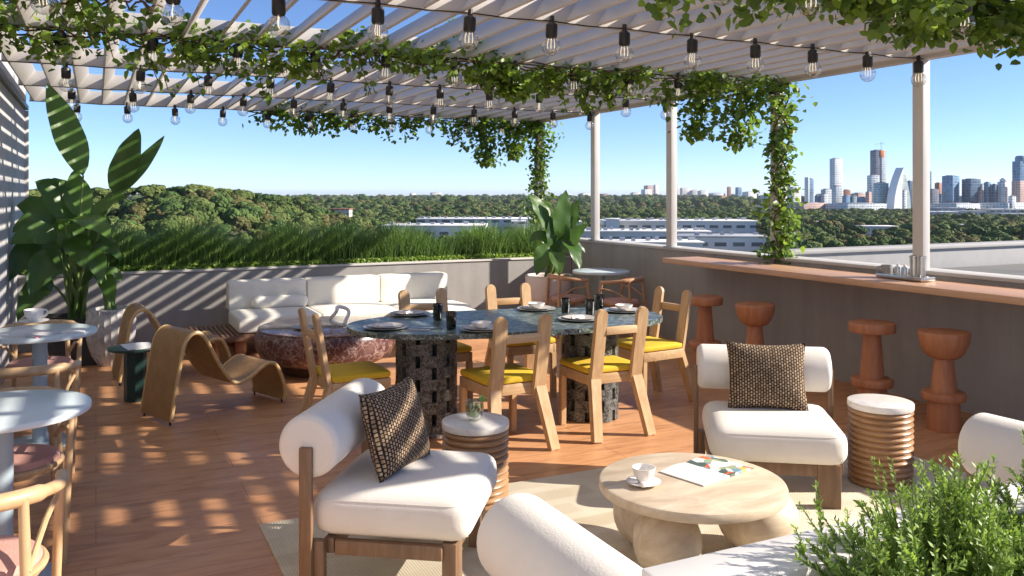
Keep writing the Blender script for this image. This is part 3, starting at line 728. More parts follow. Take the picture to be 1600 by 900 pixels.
pil_on((1.31,3.60,0), face_rz(.82,-.57), 'brown and black woven cushion on the left armchair', dy=-.12, lean=16, dz=.61, tw=-14)
pil_on((3.37,3.63,0), face_rz(-.56,-.80), 'brown and black woven cushion on the armchair facing the camera', dy=-.165, lean=16, dz=.61, dx=.0)

# rug
bm = B(); box(bm, ((.73+4.62)/2, (4.37+1.35)/2, .006), (3.89, 3.02, .012), .003)
tag(P('rug', bm, 'rug'), 'large beige woven rug under the lounge armchairs', 'rug')

# coffee table
ct = T('coffee_table', 'round pale travertine coffee table resting on rounded stone feet', 'coffee table', (2.42, 3.11, .012), 0)
bm = B(); lathe(bm, disc(.418, .048, .014), (0,0,.305), 64); P('tabletop', bm, 'trav', ct)
for dx, dy, r in ((-.215,-.11,.148), (.33,-.06,.185), (-.10,.22,.15)):
    bm = B(); pr = [(0,0)]; hz = .304
    for i in range(1, 15):
        a = math.pi*i/15; pr.append((r*(math.sin(a)**.88), hz/2*(1-math.cos(a))))
    pr.append((0, hz)); lathe(bm, pr, (dx,dy,.0), 40); P('rounded_foot', bm, 'trav', ct)
# cup, saucer, magazine
def cup(label, loc, s=1):
    t = T('cup_and_saucer', label, 'cup', loc, 30, None)
    bm = B(); lathe(bm, [(0,.004),(.04,.004),(.075,.014),(.077,.017),(.04,.009),(0,.008)], seg=36); P('saucer', bm, 'ceramic', t)
    bm = B(); lathe(bm, [(0,.012),(.024,.012),(.028,.018),(.045,.045),(.052,.078),(.049,.078),(.042,.046),(.024,.022),(0,.02)], seg=36); c = P('cup', bm, 'ceramic', t)
    bm = B(); tube(bm, [(.044,0,.066),(.066,0,.070),(.078,0,.056),(.070,0,.038),(.040,0,.034)], .005, 8); P('handle', bm, 'ceramic', c)
    t.scale = (s,)*3; return t
cp = cup('white cup on saucer on the round coffee table', on(1006, 757, .367), 1.0)
for k, (q, w_) in enumerate(((-.052,.018),(-.035,-.04))):
    bm = B(); rbox(bm, (0,0,.012), (.035,.03,.02), .009, 4); o = P('biscuit', bm, 'ceramic'); o.location = cp.location+Vector((q, w_-.012, .008)); tag(o, ('pale biscuit on the left rim of the coffee saucer', 'pale biscuit at the front of the coffee saucer')[k], 'biscuit')
def magazine(label, loc, rz, art=True, cols=None, open_=True, s=1):
    t = T('magazine', label, 'magazine', loc, rz)
    w_, h_ = (.19*s, .25*s)
    for sd in ((-1, 1) if open_ else (1,)):
        b = B(); n = 8; top = []; bot = []
        for i in range(n+1):
            x = sd*w_*i/n; z = .004+.010*math.sin(math.pi*min(1, (i/n)*.9+.1))*(1 if open_ else .6)
            top.append([b.verts.new((x, y, z)) for y in (-h_/2, h_/2)]); bot.append([b.verts.new((x, y, .0)) for y in (-h_/2, h_/2)])
        for i in range(n):
            b.faces.new((top[i][0], top[i+1][0], top[i+1][1], top[i][1])); b.faces.new((bot[i][0], bot[i+1][0], bot[i+1][1], bot[i][1]))
            for j in (0, 1): b.faces.new((top[i][j], top[i+1][j], bot[i+1][j], bot[i][j]))
        b.faces.new((top[n][0], top[n][1], bot[n][1], bot[n][0])); b.faces.new((top[0][0], top[0][1], bot[0][1], bot[0][0]))
        mt = cols if (sd == 1 and cols) else 'paper'
        P('page', b, mt, t)
    return t
def artmat(name, stops, scale=22):
    m, nt, b = nm(name); b.inputs['Roughness'].default_value = .35
    v = N(nt, 'ShaderNodeTexVoronoi', Scale=scale); nt.links.new(coords(nt), v.inputs['Vector'])
    s = nt.nodes.new('ShaderNodeSeparateColor'); nt.links.new(v.outputs['Color'], s.inputs[0])
    r = ramp(nt, s.outputs[0], stops); r.color_ramp.interpolation = 'CONSTANT'; nt.links.new(r.outputs[0], b.inputs['Base Color']); return m
M['art'] = artmat('magazine_picture', [(0,(.75,.73,.7)),(.35,(.10,.14,.12)),(.5,(.70,.16,.05)),(.62,(.20,.34,.45)),(.74,(.75,.5,.15)),(.86,(.35,.42,.25))])
M['pinkart'] = artmat('pink_cover', [(0,(.72,.68,.67)),(.55,(.68,.28,.30)),(.8,(.5,.5,.52))], 14)
magazine('open magazine with a colourful picture page on the coffee table', on(1105, 735, .367), 14, cols='art')
# drum side tables
def side_table(label):
    t = T('side_table', label, 'side table', (0,0,0), 0, 'ribbed wooden drum side tables')
    bm = B(); pr = [(0,0),(.15,0)]; nr = 13; hz = .425
    for k in range(nr):
        for i in range(8):
            a = math.pi*i/7; pr.append((.160+.016*math.sin(a), hz*(k+(i/7)*.999)/nr))
    pr += [(.15, hz), (0, hz)]
    lathe(bm, pr, seg=48); P('ribbed_drum', bm, 'ring', t, 30)
    bm = B(); lathe(bm, disc(.178, .038, .006), (0,0,.426), 48); P('top', bm, 'white_marble', t); return t
s1 = side_table('ribbed drum side table with marble top and a drink, beside the left armchair'); s1.location = (1.80, 4.13, 0)
dup(s1, (4.03, 3.46, .012), 40, 'ribbed drum side table with empty marble top, between the right armchairs')
dr = T('drink_glass', 'small round glass of lime drink on the marble side table', 'glass', (1.79, 4.12, .465), 0); dr.scale = (1.25,1.25,1.25)
bm = B(); lathe(bm, [(0,.003),(.024,.003),(.036,.022),(.040,.05),(.037,.085),(.035,.085),(.037,.05),(.033,.024),(0,.008)], seg=28); P('glass', bm, 'glass', dr)
bm = B(); lathe(bm, [(0,.009),(.031,.024),(.036,.05),(.034,.068),(0,.068)], seg=24); P('drink', bm, 'limeg', dr)
bm = B(); lathe(bm, [(0,-.0015),(.015,-.0015),(.015,.0015),(0,.0015)], m=tr(.036,0,.088) @ rot(70,'X'), seg=20); P('lime_slice', bm, 'herb', dr)
bm = B(); V_, F_ = None, None
for k in range(7): box(bm, (random.uniform(-.018,.018), random.uniform(-.018,.018), random.uniform(.03,.075)), (.02,.012,.003), m=I4)
P('mint', bm, 'herb', dr)

# ------------------------------------------------------------------ bar stools
def stool(label, kind):
    t = T('bar_stool', label, 'bar stool', (0,0,0), 0, 'turned wood stools at the bar')
    if kind == 0:
        bm = B(); lathe(bm, disc(.168, .075, .012), (0,0,.615), 44); P('seat', bm, 'stool', t)
    else:
        bm = B(); pr = [(0,.50),(.06,.50)]
        for i in range(1, 11): a = math.pi/2*i/10; pr.append((.065+.105*math.sin(a), .50+.185*(1-math.cos(a))))
        pr += [(.168,.69),(.15,.694),(0,.694)]; lathe(bm, pr, seg=44); P('seat', bm, 'stool', t)
    top = .614 if kind == 0 else .499
    bm = B(); lathe(bm, [(0,.27),(.088,.27),(.062,top),(0,top)], seg=36); P('shaft', bm, 'stool', t)
    bm = B(); lathe(bm, disc(.152 if kind == 0 else .145, .062, .014), (0,0,.208), 44); P('foot_ring', bm, 'stool', t)
    bm = B(); lathe(bm, [(0,0),(.112,0),(.114,.01),(.104,.207),(0,.207)], seg=40); P('base', bm, 'stool', t); return t
sA = stool('disc topped stool farthest left, behind the right end dining chair', 0); sA.location = (5.19, 6.47, 0)
sB = stool('bowl topped stool second from left, behind the armchair cushion', 1); sB.location = (5.23, 5.83, 0); sB.rotation_euler.z = 1
dup(sA, (5.28, 4.61, 0), 50, 'disc topped stool third from left, behind the side table')
dup(sB, (5.37, 4.07, 0), 100, 'bowl topped stool nearest the right edge')

# tray on the bar
def bl(x, y, z=0): return Vector((x, y, .989+z))
pb = on(1420, 437, .989); px_, py_ = pb.x, pb.y
tyl = T('tray', 'flat wooden tray with cups at the foot of the bar post', 'tray', bl(px_-.02, py_+.02), -6)
bm = B(); box(bm, (0,0,.012), (.14,.46,.010), .002); P('base', bm, 'oakx', tyl)
bm = B(); 
for s in (-1, 1): box(bm, (s*.067, 0, .022), (.008,.46,.026), .002); box(bm, (0, s*.227, .022), (.13,.008,.026), .002)
P('rim', bm, 'steel', tyl)
mg = T('mug', 'grey mug with handle on the bar tray', 'mug', bl(px_-.02, py_+.19, .018), 130)
bm = B(); lathe(bm, [(0,0),(.036,0),(.042,.008),(.043,.085),(.039,.085),(.038,.01),(0,.008)], seg=30); b_ = P('body', bm, 'grey_ceramic', mg)
bm = B(); tube(bm, [(.040,0,.07),(.066,0,.068),(.074,0,.045),(.062,0,.024),(.040,0,.022)], .006, 8); P('handle', bm, 'grey_ceramic', mg)
sh = None
for q, lab in ((.085, 'left small steel shaker on the bar tray'), (.02, 'right small steel shaker on the bar tray')):
    if sh is None:
        sh = t = T('shaker', lab, 'shaker', bl(px_-.02, py_+q, .018), 0, 'small steel shakers')
        bm = B(); lathe(bm, [(0,0),(.024,0),(.025,.07),(.022,.08),(0,.08)], seg=24); P('body', bm, 'steel', t)
        bm = B(); lathe(bm, [(0,.081),(.012,.081),(.010,.10),(0,.102)], seg=16); P('knob', bm, 'ceramic', t)
    else: dup(sh, bl(px_-.02, py_+q, .018), 0, lab)
tc = None
for q, lab in ((-.055, 'left tall steel canister at the foot of the bar post'), (-.125, 'right tall steel canister at the foot of the bar post')):
    if tc is None:
        tc = t = T('canister', lab, 'canister', bl(px_-.01, py_+q, .018), 0, 'tall steel canisters')
        bm = B(); lathe(bm, [(0,0),(.030,0),(.031,.165),(.028,.165),(.027,.02),(0,.02)], seg=28); P('body', bm, 'steel', t)
        bm = B(); lathe(bm, [(.031,.158),(.034,.160),(.034,.172),(.028,.174)], seg=28); P('rim', bm, 'steel', t)
    else: dup(tc, bl(px_-.01, py_+q, .018), 0, lab)

# ------------------------------------------------------------------ cafe tables and chairs
def cafe_table(label, loc, r=.345, group='round pale blue cafe tables'):
    t = T('cafe_table', label, 'cafe table', loc, 0, group)
    bm = B(); lathe(bm, disc(r, .032, .011), (0,0,.718), 64); P('tabletop', bm, 'blue_top', t)
    bm = B(); lathe(bm, [(0,.02),(.045,.02),(.045,.717),(0,.717)], seg=28); P('column', bm, 'blue_leg', t)
    bm = B(); lathe(bm, disc(.21, .02, .005), seg=40); P('base', bm, 'blue_leg', t); return t
c1 = cafe_table('near round pale blue cafe table at the left edge', (-.36, 4.20, 0))
dup(c1, (-.335, 6.46, 0), 0, 'second round pale blue cafe table, holding a cup and magazine')
dup(c1, (5.44, 8.72, 0), 0, 'far round pale blue cafe table in the back right corner')
def arm_chair(label, mat='ash'):
    t = T('cafe_chair', label, 'chair', (0,0,0), 0, 'round arm cafe chairs with pink seats')
    # faces +Y ; horseshoe rail behind
    def rail(a): # a from -1..1
        th = math.pi*(.5+.5*a*1.12); return Vector((-.265*math.cos(th-0)*1.0, -.235*math.sin(th)*1.0 if True else 0, .70))
    bm = B(); pts = []; rd = []
    for i in range(33):
        a = -1+2*i/32; th = a*R(100); pts.append((.265*math.sin(th), .02-.255*math.cos(th)+(.05 if abs(a) > .9 else 0), .70-.035*abs(a)**2)); rd.append(.021 if abs(a) > .5 else .028)
    tube(bm, pts, rd, 12); P('arm_rail', bm, mat, t)
    for s in (-1, 1):
        bm = B(); tube(bm, [(s*.235,.19,0),(s*.245,.17,.35),(s*.258,.10,.665)], [.013,.017,.016], 10); P('leg', bm, mat, t)
        bm = B(); tube(bm, [(s*.19,-.24,0),(s*.175,-.215,.4),(s*.165,-.195,.69)], [.013,.018,.016], 10); P('leg', bm, mat, t)
    bm = B(); pts = [(.215*math.cos(a), .215*math.sin(a), .425) for a in [2*math.pi*i/40 for i in range(41)]]; tube(bm, pts, .014, 8, False)
    pts = [(.20*math.cos(a), .20*math.sin(a), .405) for a in [2*math.pi*i/40 for i in range(41)]]; tube(bm, pts, .012, 8, False); P('seat_ring', bm, mat, t)
    bm = B(); lathe(bm, [(0,.415),(.19,.415),(.208,.428),(.210,.445),(.195,.462),(.12,.472),(0,.475)], seg=44); P('seat_cushion', bm, 'pink', t)
    for s in (-1, 1):
        bm = B(); tube(bm, [(s*.24,.178,.2),(s*.182,-.228,.2)], .008, 8); P('stretcher', bm, mat, t)
        bm = B(); tube(bm, [(s*.178,-.22,.47),(s*.22,-.05,.57),(s*.25,.13,.60)], .010, 8); P('arm_brace', bm, mat, t)
    bm = B(); tube(bm, [(-.182,-.228,.19),(.182,-.228,.19)], .008, 8); P('stretcher', bm, mat, t); return t
cc = arm_chair('nearest wooden cafe chair with pink seat at the bottom left corner'); cc.location = (-.37, 3.28, 0)
dup(cc, (-.36, 4.50, 0), 180, 'cafe chair tucked under the near cafe table from behind')
dup(cc, (-.36, 5.50, 0), 0, 'cafe chair standing between the two left cafe tables')
dup(cc, (-.36, 6.98, 0), 180, 'cafe chair behind the second cafe table, before the potted plants')
cr = arm_chair('teak cafe chair left of the far cafe table, beside the blush pot', 'teak'); cr.location = (5.02, 8.75, 0); cr.rotation_euler.z = R(-95)
dup(cr, (5.38, 8.20, 0), 28, 'teak cafe chair in front of the far cafe table')
cb = cup('wide white cup and saucer on the second cafe table', on(53, 505, .75), 1.25)
magazine('pink covered magazine on the second cafe table', on(42, 522, .751), -40, cols='pinkart')
magazine('small leaflet lying beside the pink magazine on the cafe table', on(100, 518, .751), -10, open_=False, s=.7)

# green side table with books
g = T('side_table', 'dark green round side table between the rattan loungers', 'side table', (.285, 7.5, 0), 20)
bm = B(); lathe(bm, disc(.205, .022, .005), (0,0,.412), 40); P('top', bm, 'dgreen', g)
bm = B(); prism(bm, [(.085*math.cos(R(22.5+45*k)), .085*math.sin(R(22.5+45*k))) for k in range(8)], 0, .411); P('column', bm, 'dgreen', g, 20)
magazine('closed white magazine on the green side table', (.20, 7.46, .4345), 10, open_=False, s=1.15)

# rattan wave loungers
def lounger(label):
    t = T('rattan_lounger', label, 'lounge chair', (0,0,0), 0, 'wave shaped rattan loungers')
    ctl = [(-.50,.03),(-.49,.10),(-.44,.36),(-.39,.57),(-.31,.645),(-.22,.60),(-.10,.40),(.0,.265),(.08,.225),(.18,.245),(.30,.31),(.37,.335),(.44,.31),(.50,.20),(.53,.08),(.52,.02)]
    def cr_(p0,p1,p2,p3,t_): return .5*((2*p1)+(-p0+p2)*t_+(2*p0-5*p1+4*p2-p3)*t_*t_+(-p0+3*p1-3*p2+p3)*t_**3)
    prof = []
    for i in range(len(ctl)-1):
        q = [ctl[max(0,i-1)], ctl[i], ctl[i+1], ctl[min(len(ctl)-1,i+2)]]
        for k in range(6): t_ = k/6; prof.append((cr_(*[a[0] for a in q], t_), cr_(*[a[1] for a in q], t_)))
    prof.append(ctl[-1]); W_ = .235; th = .022
    bm = B(); rows_ = []
    for i, (y, z) in enumerate(prof):
        a = prof[max(0,i-1)]; b = prof[min(len(prof)-1,i+1)]; d = Vector((0, b[0]-a[0], b[1]-a[1])).normalized(); nn = Vector((0,-d.z,d.y))
        c = Vector((0,y,z)); rows_.append([bm.verts.new(c+Vector((x,0,0))+nn*s) for x, s in ((-W_,th/2),(0,th/2),(W_,th/2),(W_,-th/2),(0,-th/2),(-W_,-th/2))])
    for a, b in zip(rows_, rows_[1:]):
        for k in range(6): bm.faces.new((a[k], a[(k+1)%6], b[(k+1)%6], b[k]))
    bm.faces.new(rows_[0][::-1]); bm.faces.new(rows_[-1]); P('woven_ribbon', bm, 'rattan', t, 50)
    for s in (-1, 1):
        bm = B(); tube(bm, [(s*W_, y, z) for y, z in prof], .0155, 8); P('edge_roll', bm, 'rattanedge', t)
    bm = B()
    for s in (-1, 1):
        for y in (-.495, .515): tube(bm, [(s*(W_-.03), y, 0), (s*(W_-.03), y, .03)], .008, 8)
    P('feet', bm, 'darkmetal', t); return t
l1 = lounger('near wave shaped rattan lounger facing the dining table'); l1.location = (.82, 6.92, 0); l1.rotation_euler.z = R(face_rz(.92,.39)); l1.scale = (.95,.92,1)
dup(l1, (.62, 8.38, 0), face_rz(.98,.10), 'far wave shaped rattan lounger behind the green side table')

# ------------------------------------------------------------------ sofa
so = T('sofa', 'long cream corner sofa with three back cushions on a dark wood platform', 'sofa', (0,0,0))
for k in range(3):
    x0 = 1.31+.868*k
    bm = B(); rbox(bm, (x0+.434, 9.93, .53), (.862, .22, .33), .032, 9, 0); P('back_cushion', bm, 'sofa', so)
    bm = B(); rbox(bm, (x0+.434, 9.47, .305), (.864, .80, .165), .035, 9, .012); P('seat_cushion', bm, 'sofa', so)
bm = B(); rbox(bm, (3.37, 8.62, .305), (.86, .88, .165), .035, 9, .012); P('seat_cushion', bm, 'sofa', so)
bm = B(); rbox(bm, (1.86, 9.76, .455), (.62, .14, .14), .06, 9); P('lumbar_roll', bm, 'sofa', so)
bm = B()
for k in range(12): box(bm, (.78+.045+k*.048, 9.46, .208), (.030, .86, .022), .003)
box(bm, (2.56, 9.46, .208), (2.5, .86, .024), .003); box(bm, (3.37, 8.60, .208), (.84, .86, .024), .003)
box(bm, (2.28, 9.035, .185), (3.05, .03, .05), .003); box(bm, (.785, 9.46, .185), (.03, .86, .05), .003); P('platform', bm, 'pallet', so)
for x in (.9, 1.12, 1.34, 2.0, 2.8, 3.6):
    for y in (9.12, 9.78): bm = B(); lathe(bm, [(0,0),(.045,0),(.06,.04),(.06,.12),(.045,.159),(0,.159)], (x,y,0), 20); P('foot', bm, 'stool', so)
# stone coffee table
rt = T('stone_table', 'low round burgundy veined marble table before the sofa', 'coffee table', (1.96, 8.02, 0))
bm = B(); pr = [(0,.10),(.50,.10),(.60,.15),(.645,.24),(.65,.34),(.63,.395),(.615,.405),(0,.405)]
lathe(bm, pr, seg=72); P('body', bm, 'red_marble', rt)
bm = B(); lathe(bm, disc(.625, .014, .004), (0,0,.4055), 72); P('sheen_tinted_top', bm, marble('burgundy_marble_sheen_tint', (.36,.27,.25), (.22,.14,.13), (.62,.52,.48), 5, .12, .02), rt)  # paler base colour stands in for the reflection on the polished top
bm = B(); lathe(bm, [(0,0),(.40,0),(.42,.10),(0,.10)], seg=40); P('plinth', bm, 'darkwood', rt)
bm = B(); q = []
for i in range(46):
    a = 2*math.pi*i/45*1.5; q.append((.075*math.cos(a)+.02*math.sin(3*a), .03*math.sin(a*2), .10+.085*math.sin(a)+.0*a))
tube(bm, q, .017, 10); sculpt = P('sculpture', bm, 'ceramic'); sculpt.location = (2.05, 7.86, .424); tag(sculpt, 'white looped ceramic sculpture on the burgundy marble table', 'sculpture')
magazine('open magazine on the burgundy marble table', (2.28, 7.78, .4205), 30, cols='art')
bm = B(); lathe(bm, [(0,0),(.06,0),(.11,.02),(.112,.025),(.06,.008),(0,.007)], seg=30); o = P('dish', bm, 'grey_ceramic'); o.location = (1.72, 7.86, .4205); tag(o, 'small grey dish on the burgundy marble table', 'dish')

# ------------------------------------------------------------------ foreground planter and shrubs
fp = T('planter_box', 'white stone planter box in the foreground right, filled with shrubs', 'planter', (0,0,0))
X0, X1, Y0, Y1, ZT = .985, 3.4, .72, 1.43, .90
bm = B(); box(bm, ((X0+X1)/2, Y1-.072, ZT/2), (X1-X0, .145, ZT), .006); box(bm, ((X0+X1)/2, Y0+.06, ZT/2-.001), (X1-X0-.002, .12, ZT-.002), .006)
box(bm, (X0+.06, (Y0+Y1)/2, ZT/2-.002), (.12, Y1-Y0-.28, ZT-.004), .0); P('walls', bm, 'planterwhite', fp)
bm = B(); box(bm, ((X0+X1)/2+.05, (Y0+Y1)/2, .39), (X1-X0-.12, Y1-Y0-.26, .78)); P('soil', bm, 'soil', fp)
def shrub(label, c, rx, rz, n):
    t = T('shrub', label, 'shrub', c, 0, 'green shrubs in the white planter')
    tw = B(); pts = []; dirs = []
    for k in range(n):
        a = random.uniform(0, 2*math.pi); e = random.uniform(.05, 1)**.8*math.pi/2
        L = random.uniform(.72, 1.06)*(1+.12*math.sin(a*3+e*4))
        tip = Vector((rx*math.cos(a)*math.cos(e), rx*.85*math.sin(a)*math.cos(e), rz*(.25+.75*math.sin(e))))*L
        b0 = Vector((tip.x*.25, tip.y*.25, 0)); mid = (b0+tip)/2+Vector((tip.x*.12, tip.y*.12, .0))
        pp = [b0*(1-s)**2+mid*2*s*(1-s)+tip*s*s for s in [i/7 for i in range(8)]]
        tube(tw, pp, [.0028-.0015*i/7 for i in range(8)], 4)
        def twig(pp, m_):
            for i in range(m_):
                s = .35+.65*i/m_; j = min(6, int(s*7)); f_ = s*7-j; p = pp[j].lerp(pp[min(7,j+1)], f_); d = (pp[min(7,j+1)]-pp[j]).normalized()
                pts.append(p); dirs.append(d)
        twig(pp, 40)
        for q in range(5):
            s = random.uniform(.35, .95); j = int(s*7); p = pp[j]; d = (Vector((random.gauss(0,1), random.gauss(0,1), random.uniform(.1,1.6))).normalized()+(tip-b0).normalized()).normalized()
            l = random.uniform(.03, .075); pq = [p+d*l*i/7 for i in range(8)]; tube(tw, pq[::2]+[pq[-1]], .0012, 3); twig(pq, 18)
    n_ = len(pts); Pn = np.array([tuple(p) for p in pts]); Dn = np.array([tuple(d) for d in dirs])
    rnd = rng.normal(0, 1, (n_,3)); s = np.cross(Dn, rnd); s /= np.linalg.norm(s, axis=1)[:,None]
    d = Dn*.75+s*.8; d /= np.linalg.norm(d, axis=1)[:,None]; w_ = np.cross(d, Dn); w_ /= (np.linalg.norm(w_, axis=1)[:,None]+1e-6)
    L = rng.uniform(.010, .017, n_)[:,None]; W_ = .0030
    V = np.stack([Pn, Pn+d*L*.5-w_*W_, Pn+d*L, Pn+d*L*.5+w_*W_], 1).reshape(-1,3); Fq = (np.arange(n_)*4)[:,None]+np.arange(4)[None]
    PN('foliage', V, Fq, 'herb', t); P('stems', tw, 'stalk', t)
shrub('green needle leaved shrub in the middle of the white planter', (1.50, 1.12, .78), .33, .32, 170)
shrub('green needle leaved shrub at the right edge, cut by the frame', (2.03, 1.13, .78), .28, .34, 160)
shrub('low green shrub at the bottom of the white planter', (1.66, .99, .78), .28, .24, 150)
n = 60; V, Fq = blade_mesh(np.stack([rng.uniform(1.17, 1.40, n), rng.uniform(1.0, 1.25, n), 0*rng.uniform(0,1,n)+.78], 1), rng.uniform(.10,.22,n), .0035, .9)
tag(PN('grass_tuft', V, Fq, 'herb'), 'thin grass blades at the left end of the white planter', 'grass', kind='stuff')

# ------------------------------------------------------------------ landscape
GZ = -28.0; HAZE = 3.2e-5
def tz(x, y):
    d = math.hypot(x, y); az = math.degrees(math.atan2(x, y)); z = GZ
    e = max(0, min(1, (d-550)/650)); z -= 9*e*e*(3-2*e)
    e = max(0, min(1, (d-2300)/4500)); z += 28*e*e*(3-2*e)
    for (a0, d0, sa, sd, hgt) in ((5.5, 430, 5.5, 150, 23), (-6, 470, 6, 170, 20), (10.5, 620, 4, 160, 12), (16, 1700, 12, 500, 14)):
        q = (az-a0)/sa; w_ = (d-d0)/sd; z += hgt*math.exp(-q*q-w_*w_)
    z += 1.5*noise.noise(Vector((x*.006, y*.006, 0)))
    return z
def ground():
    rs = [60, 100, 160, 220, 300]+[300+i*40 for i in range(1, 45)]+[2200, 2500, 3000, 3600, 4500, 6000, 9000, 14000, 22000, 34000]
    az = [-80+i*2 for i in range(0, 101)]; V = []; Fq = []
    for r_ in rs:
        for a in az: x, y = r_*math.sin(R(a)), r_*math.cos(R(a)); V.append((x, y, tz(x, y)-(0 if r_ < 9000 else (r_-9000)*.0006)))
    n_ = len(az)
    for i in range(len(rs)-1):
        for k in range(n_-1): a = i*n_+k; Fq.append((a, a+1, a+n_+1, a+n_))
    o = PN('terrain', V, Fq, mat_ground, None, True); tag(o, kind='structure')
m, nt, b = nm('dry_grass_ground'); b.inputs['Roughness'].default_value = .95
n1 = N(nt, 'ShaderNodeTexNoise', Scale=.02, Detail=8.0, Roughness=.7); nt.links.new(coords(nt), n1.inputs['Vector'])
r_ = ramp(nt, n1.outputs['Fac'], [(.35, (.035,.055,.022)), (.5, (.07,.075,.035)), (.68, (.17,.14,.09))]); nt.links.new(r_.outputs[0], b.inputs['Base Color'])
mat_ground = m
ground()

# tree crowns
def crown_mesh(seed, R_=5.0, Hh=8.0, nq=1700):
    rr = random.Random(seed); g_ = np.random.default_rng(seed)
    lobes = [(Vector((0,0,Hh*.62)), R_*.72)]
    for k in range(8):
        a = k*2*math.pi/8+rr.uniform(-.4,.4); rad = rr.uniform(.35,.62)*R_
        lobes.append((Vector((math.cos(a)*rad, math.sin(a)*rad, Hh*rr.uniform(.42,.78))), R_*rr.uniform(.30,.48)))
    V = []; tot = sum(l[1]**2 for l in lobes)
    for c, r0 in lobes:
        m_ = int(nq*r0*r0/tot); v = g_.normal(0, 1, (m_,3)); v[:,2] = np.abs(v[:,2])*1.1-.35; v /= np.linalg.norm(v, axis=1)[:,None]
        p = np.array(c)+v*r0*g_.uniform(.78,1.08,m_)[:,None]*np.array([1,1,.8])
        nrm = v+g_.normal(0,.22,(m_,3)); nrm /= np.linalg.norm(nrm, axis=1)[:,None]
        t1 = np.cross(nrm, g_.normal(0,1,(m_,3))); t1 /= np.linalg.norm(t1, axis=1)[:,None]; t2 = np.cross(nrm, t1)
        s = (R_*.095*g_.uniform(.6,1.3,m_))[:,None]
        V.append(np.stack([p-t1*s-t2*s*.6, p+t1*s*.7-t2*s, p+t1*s+t2*s*.7, p-t1*s*.6+t2*s], 1).reshape(-1,3))
    V = np.concatenate(V); return V, np.arange(len(V)).reshape(-1,4)
def treemat(name, c1, c2):
    m, nt, b = nm(name); b.inputs['Roughness'].default_value = .75; b.inputs['Specular IOR Level'].default_value = .2
    g_ = nt.nodes.new('ShaderNodeNewGeometry'); oi = nt.nodes.new('ShaderNodeObjectInfo')
    a = N(nt, 'ShaderNodeMath', operation='MULTIPLY_ADD'); nt.links.new(g_.outputs['Random Per Island'], a.inputs[0]); a.inputs[1].default_value = .35
    a3 = N(nt, 'ShaderNodeMath', operation='MULTIPLY'); nt.links.new(oi.outputs['Random'], a3.inputs[0]); a3.inputs[1].default_value = .65
    nt.links.new(a3.outputs[0], a.inputs[2])
    r_ = ramp(nt, a.outputs[0], [(.05, c1), (.55, tuple((p+q)/2 for p, q in zip(c1, c2))), (.95, c2)]); nt.links.new(r_.outputs[0], b.inputs['Base Color']); return m
TM = [treemat('oak_foliage', (.055,.095,.02), (.15,.18,.05)), treemat('cedar_foliage', (.04,.08,.02), (.11,.17,.045)), treemat('autumn_foliage', (.085,.09,.03), (.18,.155,.055))]
src = bpy.data.collections.new('tree_models')
VF = []
for k in range(6):
    Rk, Hk = (5.2, 8.5) if k % 2 == 0 else (4.4, 9.5)
    V, Fq = crown_mesh(k+3, Rk, Hk); VF.append((V, Fq))
srcs = []
for k, (V, Fq) in enumerate(VF):
    for j in range(1):
        mt = TM[(0,1,0,1,0,2)[k]]
        o = PN('crown_model', V, Fq, mt); col.objects.unlink(o); src.objects.link(o); srcs.append(o)
# footprints kept clear of trees : (u0,u1,d0,d1)
CLEAR = [(905,1060,250,640), (1050,1200,330,640), (590,850,420,690), (495,560,640,720), (1330,1405,560,640), (1440,1700,1100,1500), (1200,1700,1560,2300)]
def uvd(x, y):
    d = SY*x+CY*y; return 800+F*(CY*x-SY*y)/max(d, .01), d
def clear(x, y):
    u, d = uvd(x, y); return any(a-8 < u < b_+8 and c < d < e for a, b_, c, e in CLEAR)
pts = []; scl = []
rt_ = random.Random(5)
def scatter(d0, d1, step, s0, s1, keep=1.0):
    y = d0
    while y < d1:
        a0, a1 = -14, 62; n_ = int(R(a1-a0)*y/step)
        for k in range(n_):
            if rt_.random() > keep: continue
            a = R(a0+(a1-a0)*(k+rt_.random())/n_); dd = y+rt_.uniform(0, step)
            x_, y_ = dd*math.sin(a), dd*math.cos(a)
            if clear(x_, y_): continue
            nv = noise.noise(Vector((x_*.012, y_*.012, 3)))
            if nv < -.33: continue
            pts.append((x_, y_, tz(x_, y_)-1.0)); scl.append(rt_.uniform(s0, s1)*(1+.25*nv))
        y += step
scatter(170, 520, 8.5, .65, 1.3); scatter(520, 1000, 12.5, .95, 1.6); scatter(1000, 1900, 17, 1.3, 2.0, .9); scatter(1900, 4800, 48, 2.2, 3.6, .55)
me = bpy.data.meshes.new('woodland'); me.from_pydata(pts, [], []); at_ = me.attributes.new('sc', 'FLOAT', 'POINT'); at_.data.foreach_set('value', scl)
wo = bpy.data.objects.new('woodland', me); col.objects.link(wo); tag(wo, 'green woodland of round crowned trees spreading below to the city', 'woodland', kind='stuff')
ng = bpy.data.node_groups.new('woodland', 'GeometryNodeTree'); ng.interface.new_socket('Geometry', in_out='INPUT', socket_type='NodeSocketGeometry'); ng.interface.new_socket('Geometry', in_out='OUTPUT', socket_type='NodeSocketGeometry')
gi = ng.nodes.new('NodeGroupInput'); go = ng.nodes.new('NodeGroupOutput'); ip = ng.nodes.new('GeometryNodeInstanceOnPoints'); ci = ng.nodes.new('GeometryNodeCollectionInfo')
ci.inputs['Collection'].default_value = src; ci.inputs['Separate Children'].default_value = True; ip.inputs['Pick Instance'].default_value = True
rv = ng.nodes.new('FunctionNodeRandomValue'); rv.data_type = 'FLOAT'; rv.inputs[3].default_value = 6.28
cx = ng.nodes.new('ShaderNodeCombineXYZ'); na = ng.nodes.new('GeometryNodeInputNamedAttribute'); na.data_type = 'FLOAT'; na.inputs['Name'].default_value = 'sc'
